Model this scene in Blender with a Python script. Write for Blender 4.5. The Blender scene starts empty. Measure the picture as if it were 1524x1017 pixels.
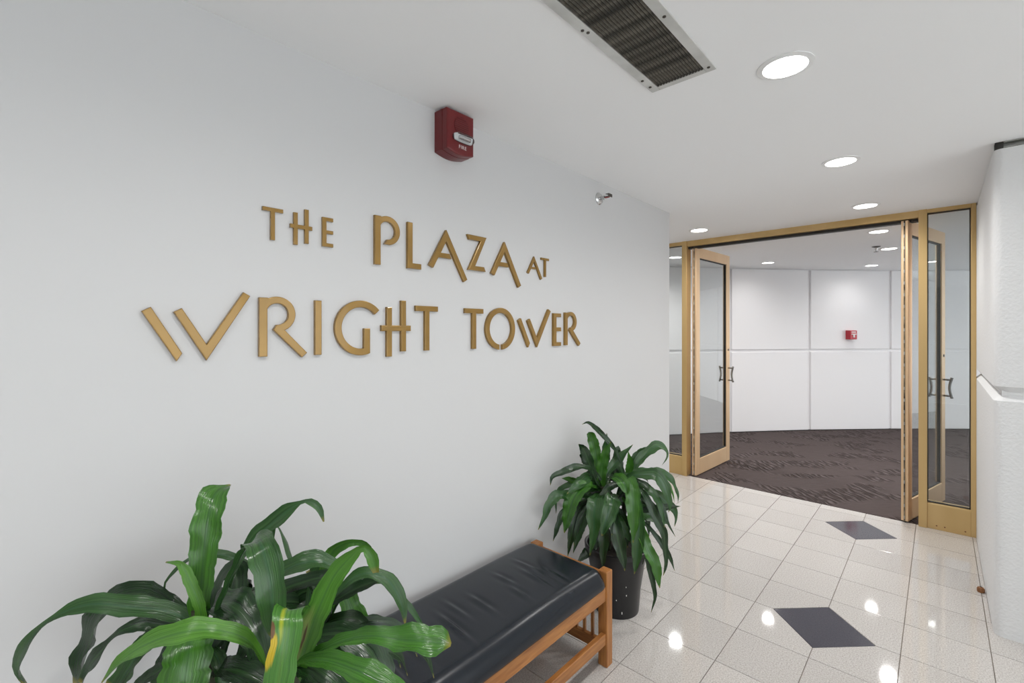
import bpy, bmesh, math, random
from mathutils import Vector, Matrix

scene = bpy.context.scene
col = scene.collection
R = math.radians
random.seed(7)

# ------------------------------------------------------------------ camera
cam_d = bpy.data.cameras.new('camera')
cam = bpy.data.objects.new('camera', cam_d)
col.objects.link(cam)
cam.location = (1.56, 0.0, 1.5)
cam.rotation_euler = (R(90), 0, math.atan(636 / 688))
cam_d.sensor_fit = 'HORIZONTAL'
cam_d.sensor_width = 36
cam_d.lens = 36 * 688 / 1524
cam_d.shift_y = -15.5 / 1524
cam_d.clip_start = 0.02
scene.camera = cam

# ------------------------------------------------------------------ world: overcast daylight outside the lobby windows
w = bpy.data.worlds.new('World')
scene.world = w
w.use_nodes = True
bg = w.node_tree.nodes['Background']
bg.inputs[0].default_value = (0.95, 0.97, 1.0, 1)
bg.inputs[1].default_value = 3.2

vs = scene.view_settings
vs.view_transform = 'Standard'
vs.look = 'None'
vs.exposure = 0.24
vs.gamma = 1.0
vs.use_curve_mapping = False
DOWNLIGHT_W = 37.0

CEIL = 2.43
DOOR_Y = 4.74


# ------------------------------------------------------------------ materials
def new_mat(name, base, rough=0.5, metal=0.0, spec=0.5, coat=0.0):
    m = bpy.data.materials.new(name)
    m.use_nodes = True
    b = m.node_tree.nodes['Principled BSDF']
    b.inputs['Base Color'].default_value = (*base, 1)
    b.inputs['Roughness'].default_value = rough
    b.inputs['Metallic'].default_value = metal
    b.inputs['Specular IOR Level'].default_value = spec
    b.inputs['Coat Weight'].default_value = coat
    return m


def nodes(m):
    return m.node_tree.nodes, m.node_tree.links, m.node_tree.nodes['Principled BSDF']


def add_noise_color(m, a, b, scale, detail=4, lo=0.35, hi=0.65, coord='Object', vec_scale=None):
    n, l, p = nodes(m)
    tc = n.new('ShaderNodeTexCoord')
    nz = n.new('ShaderNodeTexNoise')
    nz.inputs['Scale'].default_value = scale
    nz.inputs['Detail'].default_value = detail
    src = tc.outputs[coord]
    if vec_scale:
        mp = n.new('ShaderNodeMapping')
        mp.inputs['Scale'].default_value = vec_scale
        l.new(src, mp.inputs[0])
        src = mp.outputs[0]
    l.new(src, nz.inputs['Vector'])
    cr = n.new('ShaderNodeValToRGB')
    cr.color_ramp.elements[0].position = lo
    cr.color_ramp.elements[1].position = hi
    cr.color_ramp.elements[0].color = (*a, 1)
    cr.color_ramp.elements[1].color = (*b, 1)
    l.new(nz.outputs[0], cr.inputs[0])
    l.new(cr.outputs[0], p.inputs['Base Color'])
    return nz, cr


def add_bump(m, scale, strength, dist=0.002, detail=3, coord='Object', vec_scale=None):
    n, l, p = nodes(m)
    tc = n.new('ShaderNodeTexCoord')
    nz = n.new('ShaderNodeTexNoise')
    nz.inputs['Scale'].default_value = scale
    nz.inputs['Detail'].default_value = detail
    src = tc.outputs[coord]
    if vec_scale:
        mp = n.new('ShaderNodeMapping')
        mp.inputs['Scale'].default_value = vec_scale
        l.new(src, mp.inputs[0])
        src = mp.outputs[0]
    l.new(src, nz.inputs['Vector'])
    bp = n.new('ShaderNodeBump')
    bp.inputs['Strength'].default_value = strength
    bp.inputs['Distance'].default_value = dist
    l.new(nz.outputs[0], bp.inputs['Height'])
    l.new(bp.outputs[0], p.inputs['Normal'])
    return bp


M = {}
M['wall'] = new_mat('white_wall_paint', (0.605, 0.603, 0.607), 0.55, spec=0.3)
add_bump(M['wall'], 60, 0.05, 0.001)
M['ceiling'] = new_mat('white_ceiling_paint', (0.935, 0.938, 0.945), 0.7, spec=0.2)
M['stucco'] = new_mat('white_textured_stucco', (0.76, 0.762, 0.765), 0.6, spec=0.3)
add_bump(M['stucco'], 75, 0.6, 0.005, 3)
M['panel'] = new_mat('white_panel_paint', (0.88, 0.87, 0.885), 0.6, spec=0.3)
add_bump(M['panel'], 90, 0.12, 0.002)
M['gold_frame'] = new_mat('gold_anodised_frame', (0.66, 0.46, 0.20), 0.38, 0.55)
add_noise_color(M['gold_frame'], (0.60, 0.41, 0.17), (0.70, 0.50, 0.24), 3, 3, vec_scale=(1, 1, 0.15))
M['gold_leaf_lit'] = new_mat('gold_anodised_door_lit', (0.76, 0.53, 0.29), 0.42, 0.45)  # same gold finish as the frame, lightened to paint in the lit door face
add_noise_color(M['gold_leaf_lit'], (0.76, 0.52, 0.30), (0.84, 0.61, 0.39), 2, 3, vec_scale=(1, 1, 0.2))
M['letter'] = new_mat('gold_letter_paint', (0.29, 0.165, 0.036), 0.25, 0.35, coat=0.3)
add_noise_color(M['letter'], (0.265, 0.150, 0.030), (0.315, 0.182, 0.042), 6, 2)
M['dark_gap'] = new_mat('dark_gasket_and_gap_shade', (0.02, 0.018, 0.016), 0.6)  # real gaskets, and black pieces that stand in for shaded gaps
M['steel'] = new_mat('brushed_steel', (0.62, 0.62, 0.62), 0.25, 1.0)
M['hinge'] = new_mat('worn_hinge', (0.2, 0.17, 0.12), 0.5, 0.5)
add_noise_color(M['hinge'], (0.06, 0.05, 0.04), (0.34, 0.28, 0.19), 30, 5, vec_scale=(1, 1, 0.5))
M['handle'] = new_mat('polished_nickel_pull', (0.30, 0.29, 0.28), 0.22, 1.0)
M['dark_steel'] = new_mat('dark_bronze_metal', (0.10, 0.09, 0.08), 0.35, 0.9)
M['grey_metal'] = new_mat('weathered_grey_metal', (0.42, 0.42, 0.40), 0.45, 0.5)
add_noise_color(M['grey_metal'], (0.34, 0.34, 0.32), (0.52, 0.52, 0.50), 9, 5)
M['vent_frame'] = new_mat('grey_vent_frame', (0.6, 0.6, 0.58), 0.45, 0.15)
add_noise_color(M['vent_frame'], (0.52, 0.52, 0.50), (0.66, 0.66, 0.64), 9, 5)
M['vent_slat'] = new_mat('dusty_vent_slat', (0.13, 0.12, 0.10), 0.6, 0.4)
add_noise_color(M['vent_slat'], (0.035, 0.032, 0.026), (0.15, 0.135, 0.11), 30, 5)
M['vent_dark'] = new_mat('vent_shade_black', (0.012, 0.011, 0.010), 0.9)  # near-black colour standing in for the unlit duct
M['white_trim'] = new_mat('white_enamel', (0.85, 0.85, 0.85), 0.4)
M['red'] = new_mat('red_plastic', (0.145, 0.008, 0.010), 0.32)
M['red_bright'] = new_mat('red_enamel', (0.48, 0.015, 0.03), 0.3)
M['dark_red'] = new_mat('dark_red_grille', (0.07, 0.004, 0.005), 0.6)
M['white_print'] = new_mat('white_print', (0.80, 0.72, 0.72), 0.5)
M['leather'] = new_mat('black_vinyl', (0.010, 0.013, 0.018), 0.26, spec=0.36)
add_bump(M['leather'], 220, 0.08, 0.0006, 2)
M['oak'] = new_mat('honey_oak', (0.34, 0.135, 0.035), 0.38)
add_noise_color(M['oak'], (0.25, 0.09, 0.022), (0.42, 0.18, 0.05), 14, 6, 0.3, 0.7, vec_scale=(6, 0.6, 6))
M['oak_v'] = new_mat('honey_oak_upright', (0.34, 0.135, 0.035), 0.38)
add_noise_color(M['oak_v'], (0.25, 0.09, 0.022), (0.42, 0.18, 0.05), 14, 6, 0.3, 0.7, vec_scale=(6, 6, 0.6))
M['oak_x'] = new_mat('honey_oak_cross', (0.34, 0.135, 0.035), 0.38)
add_noise_color(M['oak_x'], (0.25, 0.09, 0.022), (0.42, 0.18, 0.05), 14, 6, 0.3, 0.7, vec_scale=(0.6, 6, 6))
M['pot'] = new_mat('black_plastic_pot', (0.010, 0.010, 0.011), 0.32)
M['soil'] = new_mat('dark_potting_soil', (0.03, 0.022, 0.016), 0.95)
add_bump(M['soil'], 60, 1.0, 0.01)
M['cane'] = new_mat('dark_cane', (0.030, 0.034, 0.014), 0.75)
add_bump(M['cane'], 40, 0.6, 0.004, vec_scale=(1, 1, 6))
M['rubber'] = new_mat('brown_rubber', (0.22, 0.09, 0.03), 0.5)
M['fleck'] = new_mat('white_scuff', (0.75, 0.74, 0.70), 0.6)


def lens_mat():
    m = new_mat('lit_downlight_lens', (1, 1, 1), 0.5)
    n, l, p = nodes(m)
    p.inputs['Emission Color'].default_value = (1.0, 0.97, 0.93, 1)
    p.inputs['Emission Strength'].default_value = 9.0
    return m


M['lens'] = lens_mat()


def clear_plastic():
    m = new_mat('clear_strobe_lens', (0.9, 0.9, 0.92), 0.08)
    n, l, p = nodes(m)
    p.inputs['Transmission Weight'].default_value = 0.95
    p.inputs['IOR'].default_value = 1.25
    return m


M['clear'] = clear_plastic()


def pane_mat():
    """thin clear glazing: Fresnel mix of straight transmission and mirror reflection"""
    m = bpy.data.materials.new('clear_glass_pane')
    m.use_nodes = True
    n, l = m.node_tree.nodes, m.node_tree.links
    n.clear()
    out = n.new('ShaderNodeOutputMaterial')
    mix = n.new('ShaderNodeMixShader')
    tr = n.new('ShaderNodeBsdfTransparent')
    tr.inputs[0].default_value = (0.86, 0.88, 0.88, 1)
    gl = n.new('ShaderNodeBsdfGlossy')
    gl.inputs['Roughness'].default_value = 0.0
    gl.inputs[0].default_value = (1, 1, 1, 1)
    fr = n.new('ShaderNodeFresnel')
    ge = n.new('ShaderNodeNewGeometry')
    io = n.new('ShaderNodeMapRange')      # same air-to-glass reflectance on both faces of the thin pane
    io.inputs[3].default_value = 1.52
    io.inputs[4].default_value = 1 / 1.52
    l.new(ge.outputs['Backfacing'], io.inputs[0])
    l.new(io.outputs[0], fr.inputs[0])
    l.new(fr.outputs[0], mix.inputs[0])
    l.new(tr.outputs[0], mix.inputs[1])
    l.new(gl.outputs[0], mix.inputs[2])
    l.new(mix.outputs[0], out.inputs[0])
    return m


M['pane'] = pane_mat()


def tile_mat(name, base_a, base_b, base_c, rough):
    m = new_mat(name, base_a, rough)
    n, l, p = nodes(m)
    tc = n.new('ShaderNodeTexCoord')
    oi = n.new('ShaderNodeObjectInfo')
    add = n.new('ShaderNodeVectorMath')
    add.operation = 'ADD'
    l.new(tc.outputs['Object'], add.inputs[0])
    l.new(oi.outputs['Location'], add.inputs[1])
    nz = n.new('ShaderNodeTexNoise')
    nz.inputs['Scale'].default_value = 170
    nz.inputs['Detail'].default_value = 3
    l.new(add.outputs[0], nz.inputs['Vector'])
    cr = n.new('ShaderNodeValToRGB')
    e = cr.color_ramp.elements
    e[0].position, e[0].color = 0.33, (*base_a, 1)
    e[1].position, e[1].color = 0.68, (*base_c, 1)
    k = e.new(0.5)
    k.color = (*base_b, 1)
    l.new(nz.outputs[0], cr.inputs[0])
    hs = n.new('ShaderNodeHueSaturation')
    mr = n.new('ShaderNodeMapRange')
    mr.inputs[3].default_value = 0.95
    mr.inputs[4].default_value = 1.05
    l.new(oi.outputs['Random'], mr.inputs[0])
    l.new(mr.outputs[0], hs.inputs['Value'])
    l.new(cr.outputs[0], hs.inputs['Color'])
    l.new(hs.outputs[0], p.inputs['Base Color'])
    return m


M['tile'] = tile_mat('speckled_beige_tile', (0.38, 0.352, 0.326), (0.50, 0.473, 0.448), (0.59, 0.563, 0.537), 0.05)
M['inlay'] = tile_mat('charcoal_inlay_tile', (0.05, 0.048, 0.06), (0.062, 0.060, 0.075), (0.075, 0.073, 0.09), 0.10)
M['grout'] = new_mat('grey_grout', (0.20, 0.17, 0.14), 0.8)


def floor_base_mat():
    """grout bed; beyond the tiles built one by one the same tile grid is carried by the material"""
    m = new_mat('grout_bed', (0.2, 0.17, 0.14), 0.8)
    add_noise_color(m, (0.15, 0.125, 0.10), (0.24, 0.205, 0.17), 8, 4)
    return m


M['bed'] = floor_base_mat()


def carpet_mat():
    m = new_mat('brown_carpet', (0.09, 0.07, 0.07), 0.95, spec=0.1)
    n, l, p = nodes(m)
    tc = n.new('ShaderNodeTexCoord')
    # wavy ridges in patches
    mp = n.new('ShaderNodeMapping')
    mp.inputs['Rotation'].default_value = (0, 0, R(-43))
    l.new(tc.outputs['Object'], mp.inputs[0])
    mp2 = n.new('ShaderNodeMapping')
    mp2.inputs['Scale'].default_value = (1, 0.3, 1)
    l.new(mp.outputs[0], mp2.inputs[0])
    wv = n.new('ShaderNodeTexWave')
    wv.wave_type = 'BANDS'
    wv.bands_direction = 'X'
    wv.inputs['Scale'].default_value = 5.7
    wv.inputs['Distortion'].default_value = 5
    wv.inputs['Detail'].default_value = 0.0
    wv.inputs['Detail Scale'].default_value = 5.0
    l.new(mp2.outputs[0], wv.inputs['Vector'])
    mp3 = n.new('ShaderNodeMapping')
    mp3.inputs['Scale'].default_value = (0.9, 1.6, 1)
    l.new(mp.outputs[0], mp3.inputs[0])
    pn = n.new('ShaderNodeTexNoise')
    pn.inputs['Scale'].default_value = 1.9
    pn.inputs['Detail'].default_value = 1
    l.new(mp3.outputs[0], pn.inputs['Vector'])
    pr = n.new('ShaderNodeValToRGB')
    pr.color_ramp.elements[0].position = 0.50
    pr.color_ramp.elements[1].position = 0.57
    l.new(pn.outputs[0], pr.inputs[0])
    mul = n.new('ShaderNodeMath')
    mul.operation = 'MULTIPLY'
    cen = n.new('ShaderNodeMath'); cen.operation = 'SUBTRACT'; cen.inputs[1].default_value = 0.55
    l.new(wv.outputs['Fac'], cen.inputs[0])
    l.new(cen.outputs[0], mul.inputs[0])
    l.new(pr.outputs[0], mul.inputs[1])
    # fine pile lines
    fn = n.new('ShaderNodeTexNoise')
    fn.inputs['Scale'].default_value = 40
    fn.inputs['Detail'].default_value = 4
    mp4 = n.new('ShaderNodeMapping')
    mp4.inputs['Scale'].default_value = (0.25, 2.5, 1)
    l.new(mp.outputs[0], mp4.inputs[0])
    l.new(mp4.outputs[0], fn.inputs['Vector'])
    sc = n.new('ShaderNodeMath')
    sc.operation = 'MULTIPLY_ADD'
    l.new(fn.outputs[0], sc.inputs[0])
    sc.inputs[1].default_value = 0.5
    l.new(mul.outputs[0], sc.inputs[2])
    bp = n.new('ShaderNodeBump')
    bp.inputs['Strength'].default_value = 1.0
    bp.inputs['Distance'].default_value = 0.02
    l.new(sc.outputs[0], bp.inputs['Height'])
    l.new(bp.outputs[0], p.inputs['Normal'])
    cr = n.new('ShaderNodeValToRGB')
    e = cr.color_ramp.elements
    e[0].position, e[0].color = 0.0, (0.056, 0.043, 0.041, 1)
    e[1].position, e[1].color = 0.6, (0.116, 0.094, 0.092, 1)
    l.new(sc.outputs[0], cr.inputs[0])
    l.new(cr.outputs[0], p.inputs['Base Color'])
    return m


M['carpet'] = carpet_mat()


def leaf_mat(name, dark, light, rib, sick=None):
    m = new_mat(name, dark, 0.22, spec=0.62)
    n, l, p = nodes(m)
    uv = n.new('ShaderNodeUVMap')
    mp = n.new('ShaderNodeMapping')
    mp.inputs['Scale'].default_value = (9, 0.8, 1)
    l.new(uv.outputs[0], mp.inputs[0])
    oi = n.new('ShaderNodeObjectInfo')
    ad = n.new('ShaderNodeVectorMath')
    ad.operation = 'ADD'
    l.new(mp.outputs[0], ad.inputs[0])
    cmb = n.new('ShaderNodeCombineXYZ')
    sc = n.new('ShaderNodeMath')
    sc.operation = 'MULTIPLY'
    sc.inputs[1].default_value = 37
    l.new(oi.outputs['Random'], sc.inputs[0])
    l.new(sc.outputs[0], cmb.inputs[2])
    l.new(cmb.outputs[0], ad.inputs[1])
    nz = n.new('ShaderNodeTexNoise')
    nz.inputs['Scale'].default_value = 1.6
    nz.inputs['Detail'].default_value = 4
    l.new(ad.outputs[0], nz.inputs['Vector'])
    cr = n.new('ShaderNodeValToRGB')
    e = cr.color_ramp.elements
    e[0].position, e[0].color = 0.32, (*dark, 1)
    e[1].position, e[1].color = 0.70, (*light, 1)
    l.new(nz.outputs[0], cr.inputs[0])
    # pale band beside the midrib
    sx = n.new('ShaderNodeSeparateXYZ')
    l.new(uv.outputs[0], sx.inputs[0])
    s1 = n.new('ShaderNodeMath'); s1.operation = 'SUBTRACT'; s1.inputs[1].default_value = 0.5
    l.new(sx.outputs[0], s1.inputs[0])
    s2 = n.new('ShaderNodeMath'); s2.operation = 'ABSOLUTE'
    l.new(s1.outputs[0], s2.inputs[0])
    mr = n.new('ShaderNodeMapRange')
    mr.inputs[1].default_value = 0.0
    mr.inputs[2].default_value = 0.09
    mr.inputs[3].default_value = 0.55
    mr.inputs[4].default_value = 0.0
    l.new(s2.outputs[0], mr.inputs[0])
    mx = n.new('ShaderNodeMix')
    mx.data_type = 'RGBA'
    l.new(mr.outputs[0], mx.inputs[0])
    l.new(cr.outputs[0], mx.inputs[6])
    mx.inputs[7].default_value = (*rib, 1)
    last = mx.outputs[2]
    # dry tip, yellow then brown
    tp = n.new('ShaderNodeMapRange')
    tp.inputs[1].default_value = 0.965
    tp.inputs[2].default_value = 1.0
    l.new(sx.outputs[1], tp.inputs[0])
    mt = n.new('ShaderNodeMix')
    mt.data_type = 'RGBA'
    l.new(tp.outputs[0], mt.inputs[0])
    l.new(last, mt.inputs[6])
    mt.inputs[7].default_value = (0.22, 0.19, 0.03, 1)
    last = mt.outputs[2]
    for (u0, v0, ru, rv, colr, soft) in (sick or []):
        # stain with a shape of its own: an ellipse on the blade, ragged by noise
        sb = n.new('ShaderNodeVectorMath'); sb.operation = 'SUBTRACT'
        l.new(uv.outputs[0], sb.inputs[0])
        sb.inputs[1].default_value = (u0, v0, 0)
        dv = n.new('ShaderNodeVectorMath'); dv.operation = 'DIVIDE'
        l.new(sb.outputs[0], dv.inputs[0])
        dv.inputs[1].default_value = (ru, rv, 1)
        ln = n.new('ShaderNodeVectorMath'); ln.operation = 'LENGTH'
        l.new(dv.outputs[0], ln.inputs[0])
        n2 = n.new('ShaderNodeTexNoise')
        n2.inputs['Scale'].default_value = 2.2
        l.new(mp.outputs[0], n2.inputs['Vector'])
        ma = n.new('ShaderNodeMath'); ma.operation = 'MULTIPLY_ADD'
        l.new(n2.outputs[0], ma.inputs[0])
        ma.inputs[1].default_value = 0.7
        l.new(ln.outputs['Value'], ma.inputs[2])
        ms = n.new('ShaderNodeMapRange')
        ms.inputs[1].default_value = 1.35
        ms.inputs[2].default_value = 1.35 - soft
        l.new(ma.outputs[0], ms.inputs[0])
        my = n.new('ShaderNodeMix')
        my.data_type = 'RGBA'
        l.new(ms.outputs[0], my.inputs[0])
        l.new(last, my.inputs[6])
        my.inputs[7].default_value = (*colr, 1)
        last = my.outputs[2]
    l.new(last, p.inputs['Base Color'])
    # fine ribs along the blade
    mpb = n.new('ShaderNodeMapping')
    mpb.inputs['Scale'].default_value = (26, 0.9, 1)
    l.new(uv.outputs[0], mpb.inputs[0])
    wv = n.new('ShaderNodeTexNoise')
    wv.inputs['Scale'].default_value = 1.0
    wv.inputs['Detail'].default_value = 2
    l.new(mpb.outputs[0], wv.inputs['Vector'])
    bp = n.new('ShaderNodeBump')
    bp.inputs['Strength'].default_value = 0.45
    bp.inputs['Distance'].default_value = 0.003
    l.new(wv.outputs[0], bp.inputs['Height'])
    l.new(bp.outputs[0], p.inputs['Normal'])
    # light shining through the blade
    out = [x for x in n if x.type == 'OUTPUT_MATERIAL'][0]
    tl = n.new('ShaderNodeBsdfTranslucent')
    l.new(last, tl.inputs[0])
    ms_ = n.new('ShaderNodeMixShader')
    ms_.inputs[0].default_value = 0.16
    l.new(p.outputs[0], ms_.inputs[1])
    l.new(tl.outputs[0], ms_.inputs[2])
    l.new(ms_.outputs[0], out.inputs[0])
    return m


M['leaf_d'] = leaf_mat('mature_shaded_leaf', (0.007, 0.025, 0.008), (0.020, 0.056, 0.016), (0.04, 0.10, 0.028))  # mature leaf green, darkened further to put inner shade into the plants
M['leaf_m'] = leaf_mat('green_leaf', (0.018, 0.060, 0.015), (0.042, 0.120, 0.028), (0.03, 0.10, 0.045))
M['leaf_b'] = leaf_mat('fresh_leaf', (0.026, 0.100, 0.011), (0.060, 0.195, 0.020), (0.03, 0.10, 0.025))
M['leaf_y'] = leaf_mat('young_light_leaf', (0.055, 0.170, 0.017), (0.105, 0.275, 0.032), (0.05, 0.15, 0.03))
M['leaf_v'] = leaf_mat('yellowing_leaf', (0.035, 0.130, 0.018), (0.085, 0.250, 0.036), (0.10, 0.22, 0.03),
                       [(0.66, 0.52, 0.09, 0.14, (0.30, 0.36, 0.02), 0.6), (0.93, 0.635, 0.20, 0.085, (0.50, 0.36, 0.015), 0.3), (0.97, 0.56, 0.13, 0.035, (0.13, 0.065, 0.025), 0.2)])
M['leaf_t'] = leaf_mat('stained_light_leaf', (0.045, 0.150, 0.014), (0.085, 0.245, 0.026), (0.05, 0.15, 0.03),
                       [(0.25, 0.26, 0.22, 0.22, (0.26, 0.34, 0.09), 0.6), (0.30, 0.25, 0.07, 0.10, (0.11, 0.07, 0.03), 0.4)])


# ------------------------------------------------------------------ mesh helpers
class MB:
    """collects shapes; build() links them as one mesh object"""
    def __init__(self):
        self.bm = bmesh.new()

    def box(self, lo, hi, bevel=0.0, seg=2):
        r = bmesh.ops.create_cube(self.bm, size=1.0)
        vs_ = r['verts']
        for v in vs_:
            v.co = Vector([(lo[i] + hi[i]) / 2 + v.co[i] * (hi[i] - lo[i]) for i in range(3)])
        if bevel > 0:
            es = list({e for v in vs_ for e in v.link_edges})
            bmesh.ops.bevel(self.bm, geom=es, offset=bevel, segments=seg, affect='EDGES', profile=0.5)
        return self

    def prism(self, pts, to3, t0, t1, bevel=0.0):
        """closed polygon pts (2D) extruded between t0 and t1; to3(u, v, t) gives the point"""
        n = len(pts)
        a = [self.bm.verts.new(to3(p[0], p[1], t0)) for p in pts]
        b = [self.bm.verts.new(to3(p[0], p[1], t1)) for p in pts]
        fs = [self.bm.faces.new(a[::-1])]
        top = self.bm.faces.new(b)
        fs.append(top)
        for i in range(n):
            fs.append(self.bm.faces.new((a[i], a[(i + 1) % n], b[(i + 1) % n], b[i])))
        bmesh.ops.recalc_face_normals(self.bm, faces=fs)
        if bevel > 0:
            bmesh.ops.bevel(self.bm, geom=list(top.edges), offset=bevel, segments=2, affect='EDGES', profile=0.6)
        return self

    def lathe(self, prof, c, axis='Z', seg=32, cap=True):
        rings = []
        for r, h in prof:
            ring = []
            for i in range(seg):
                t = 2 * math.pi * i / seg
                u, v = r * math.cos(t), r * math.sin(t)
                if axis == 'Z':
                    q = (c[0] + u, c[1] + v, c[2] + h)
                elif axis == 'X':
                    q = (c[0] + h, c[1] + u, c[2] + v)
                else:
                    q = (c[0] + u, c[1] + h, c[2] + v)
                ring.append(self.bm.verts.new(q))
            rings.append(ring)
        fs = []
        for a, b in zip(rings, rings[1:]):
            for i in range(seg):
                fs.append(self.bm.faces.new((a[i], a[(i + 1) % seg], b[(i + 1) % seg], b[i])))
        if cap:
            fs.append(self.bm.faces.new(rings[0][::-1]))
            fs.append(self.bm.faces.new(rings[-1]))
        bmesh.ops.recalc_face_normals(self.bm, faces=fs)
        return self

    def tube(self, pts, rad, seg=10):
        pts = [Vector(p) for p in pts]
        rads = rad if isinstance(rad, (list, tuple)) else [rad] * len(pts)
        rings = []
        prev = None
        for i, p in enumerate(pts):
            t = (pts[min(i + 1, len(pts) - 1)] - pts[max(i - 1, 0)]).normalized()
            if prev is None:
                u = t.orthogonal().normalized()
            else:
                u = (prev - t * prev.dot(t)).normalized()
            prev = u
            v = t.cross(u)
            rings.append([self.bm.verts.new(p + (u * math.cos(2 * math.pi * k / seg) + v * math.sin(2 * math.pi * k / seg)) * rads[i]) for k in range(seg)])
        fs = []
        for a, b in zip(rings, rings[1:]):
            for i in range(seg):
                fs.append(self.bm.faces.new((a[i], a[(i + 1) % seg], b[(i + 1) % seg], b[i])))
        fs.append(self.bm.faces.new(rings[0][::-1]))
        fs.append(self.bm.faces.new(rings[-1]))
        bmesh.ops.recalc_face_normals(self.bm, faces=fs)
        return self

    def build(self, name, mat, parent=None, smooth=False, loc=None):
        me = bpy.data.meshes.new(name)
        if loc is not None:
            bmesh.ops.translate(self.bm, verts=self.bm.verts, vec=-Vector(loc))
        self.bm.to_mesh(me)
        self.bm.free()
        return link(name, me, mat, parent, smooth, loc)


def link(name, me, mat, parent=None, smooth=False, loc=None):
    if mat is not None and not me.materials:
        me.materials.append(mat)
    if smooth:
        me.polygons.foreach_set('use_smooth', [True] * len(me.polygons))
        try:
            me.set_sharp_from_angle(angle=R(40))
        except Exception:
            pass
    o = bpy.data.objects.new(name, me)
    col.objects.link(o)
    if loc is not None:
        o.location = loc
    if parent is not None:
        o.parent = parent
        o.matrix_parent_inverse = Matrix.LocRotScale(parent.location, parent.rotation_euler, None).inverted()
    return o


def empty(name, loc=(0, 0, 0), rz=0.0):
    o = bpy.data.objects.new(name, None)
    o.empty_display_size = 0.05
    col.objects.link(o)
    o.location = loc
    o.rotation_euler = (0, 0, rz)
    return o


def tag(o, label, cat=None, group=None, kind=None):
    o['label'] = label
    if cat:
        o['category'] = cat
    if group:
        o['group'] = group
    if kind:
        o['kind'] = kind
    return o


def struct(o, label, cat):
    return tag(o, label, cat, kind='structure')


# ------------------------------------------------------------------ shell
Y0 = -3.6            # lobby wall behind the camera
XR = 4.6             # unseen window wall added to the lobby
PIER_X, PIER_Y = 1.757, 3.29

struct(MB().box((-2.3, Y0, 0), (0, 3.51, CEIL)).build('wall_left', M['wall']),
       'smooth white painted wall carrying the gold letters', 'wall')
struct(MB().box((-2.5, 3.51, 0), (-2.3, 5.6, CEIL)).build('wall_side', M['wall']),
       'short white wall closing the passage beside the glass partition', 'wall')
struct(MB().box((0, Y0 - 0.2, 0), (XR + 0.2, Y0, CEIL)).build('wall_front', M['wall']),
       'white lobby wall facing the glass doors', 'wall')
struct(MB().box((-2.5, Y0 - 0.2, CEIL), (XR + 0.3, 12.5, CEIL + 0.2)).build('ceiling', M['ceiling']),
       'flat white painted ceiling with recessed downlights', 'ceiling')

# pier: lower and upper cast blocks with a chamfered joint between them
pier = empty('wall_right', (PIER_X, PIER_Y, 0))
struct(pier, 'white rough stucco pier with a horizontal joint beside the gold door frame', 'wall')


def pier_block(z0, z1, inset_bottom, inset_top, name):
    mb = MB()
    r = 0.035
    prof = []   # z, inset
    c = 0.028
    prof.append((z0, c if inset_bottom else 0.0))
    if inset_bottom:
        prof.append((z0 + c, 0.0))
    n = 10
    for i in range(1, n):
        prof.append((z0 + (z1 - z0) * i / n, 0.0))
    if inset_top:
        prof.append((z1 - c, 0.0))
    prof.append((z1, c if inset_top else 0.0))
    rings = []
    X1, Y1 = XR, DOOR_Y + 0.14
    for z, ins in prof:
        ring = []
        x0, y0 = PIER_X + ins, PIER_Y + ins
        for k in range(7):
            t = math.pi + (math.pi / 2) * k / 6
            ring.append((x0 + r + r * math.cos(t), y0 + r + r * math.sin(t), z))
        ring += [(X1, y0, z), (X1, Y1, z), (x0, Y1, z)]
        rings.append([mb.bm.verts.new(p) for p in ring])
    m_ = len(rings[0])
    fs = []
    for a, b in zip(rings, rings[1:]):
        for i in range(m_):
            fs.append(mb.bm.faces.new((a[i], a[(i + 1) % m_], b[(i + 1) % m_], b[i])))
    fs.append(mb.bm.faces.new(rings[0][::-1]))
    fs.append(mb.bm.faces.new(rings[-1]))
    bmesh.ops.recalc_face_normals(mb.bm, faces=fs)
    return mb.build(name, M['stucco'], pier, smooth=True)


pier_block(0.0, 1.185, False, True, 'lower_block')
pier_block(1.20, 2.395, True, False, 'upper_block')
MB().box((PIER_X + 0.03, PIER_Y + 0.03, 1.17), (XR, DOOR_Y + 0.12, 1.21)).build('joint_core', M['stucco'], pier)
MB().box((PIER_X + 0.006, PIER_Y + 0.05, 2.39), (XR, DOOR_Y + 0.13, CEIL)).build('top_packing', M['stucco'], pier)

t = MB()
t.box((PIER_X + 0.035, PIER_Y + 0.004, 2.398), (XR, PIER_Y + 0.049, 2.404), 0.001)
t.box((PIER_X + 0.035, PIER_Y + 0.040, 2.398), (XR, PIER_Y + 0.049, CEIL), 0.001)
t.box((PIER_X + 0.035, PIER_Y + 0.004, 2.424), (XR, PIER_Y + 0.049, CEIL), 0.001)
struct(t.build('trim_1', M['grey_metal']), 'grey metal channel between the stucco pier and the ceiling', 'trim')
struct(MB().box((PIER_X + 0.004, PIER_Y + 0.006, 2.396), (PIER_X + 0.034, PIER_Y + 0.049, CEIL), 0.002).build('gap_shade_block', M['dark_gap']),
       'small black block darkening the shadow gap at the end of the grey channel above the pier', 'trim')  # black block stands in for the dark end of the shadow gap

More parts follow.
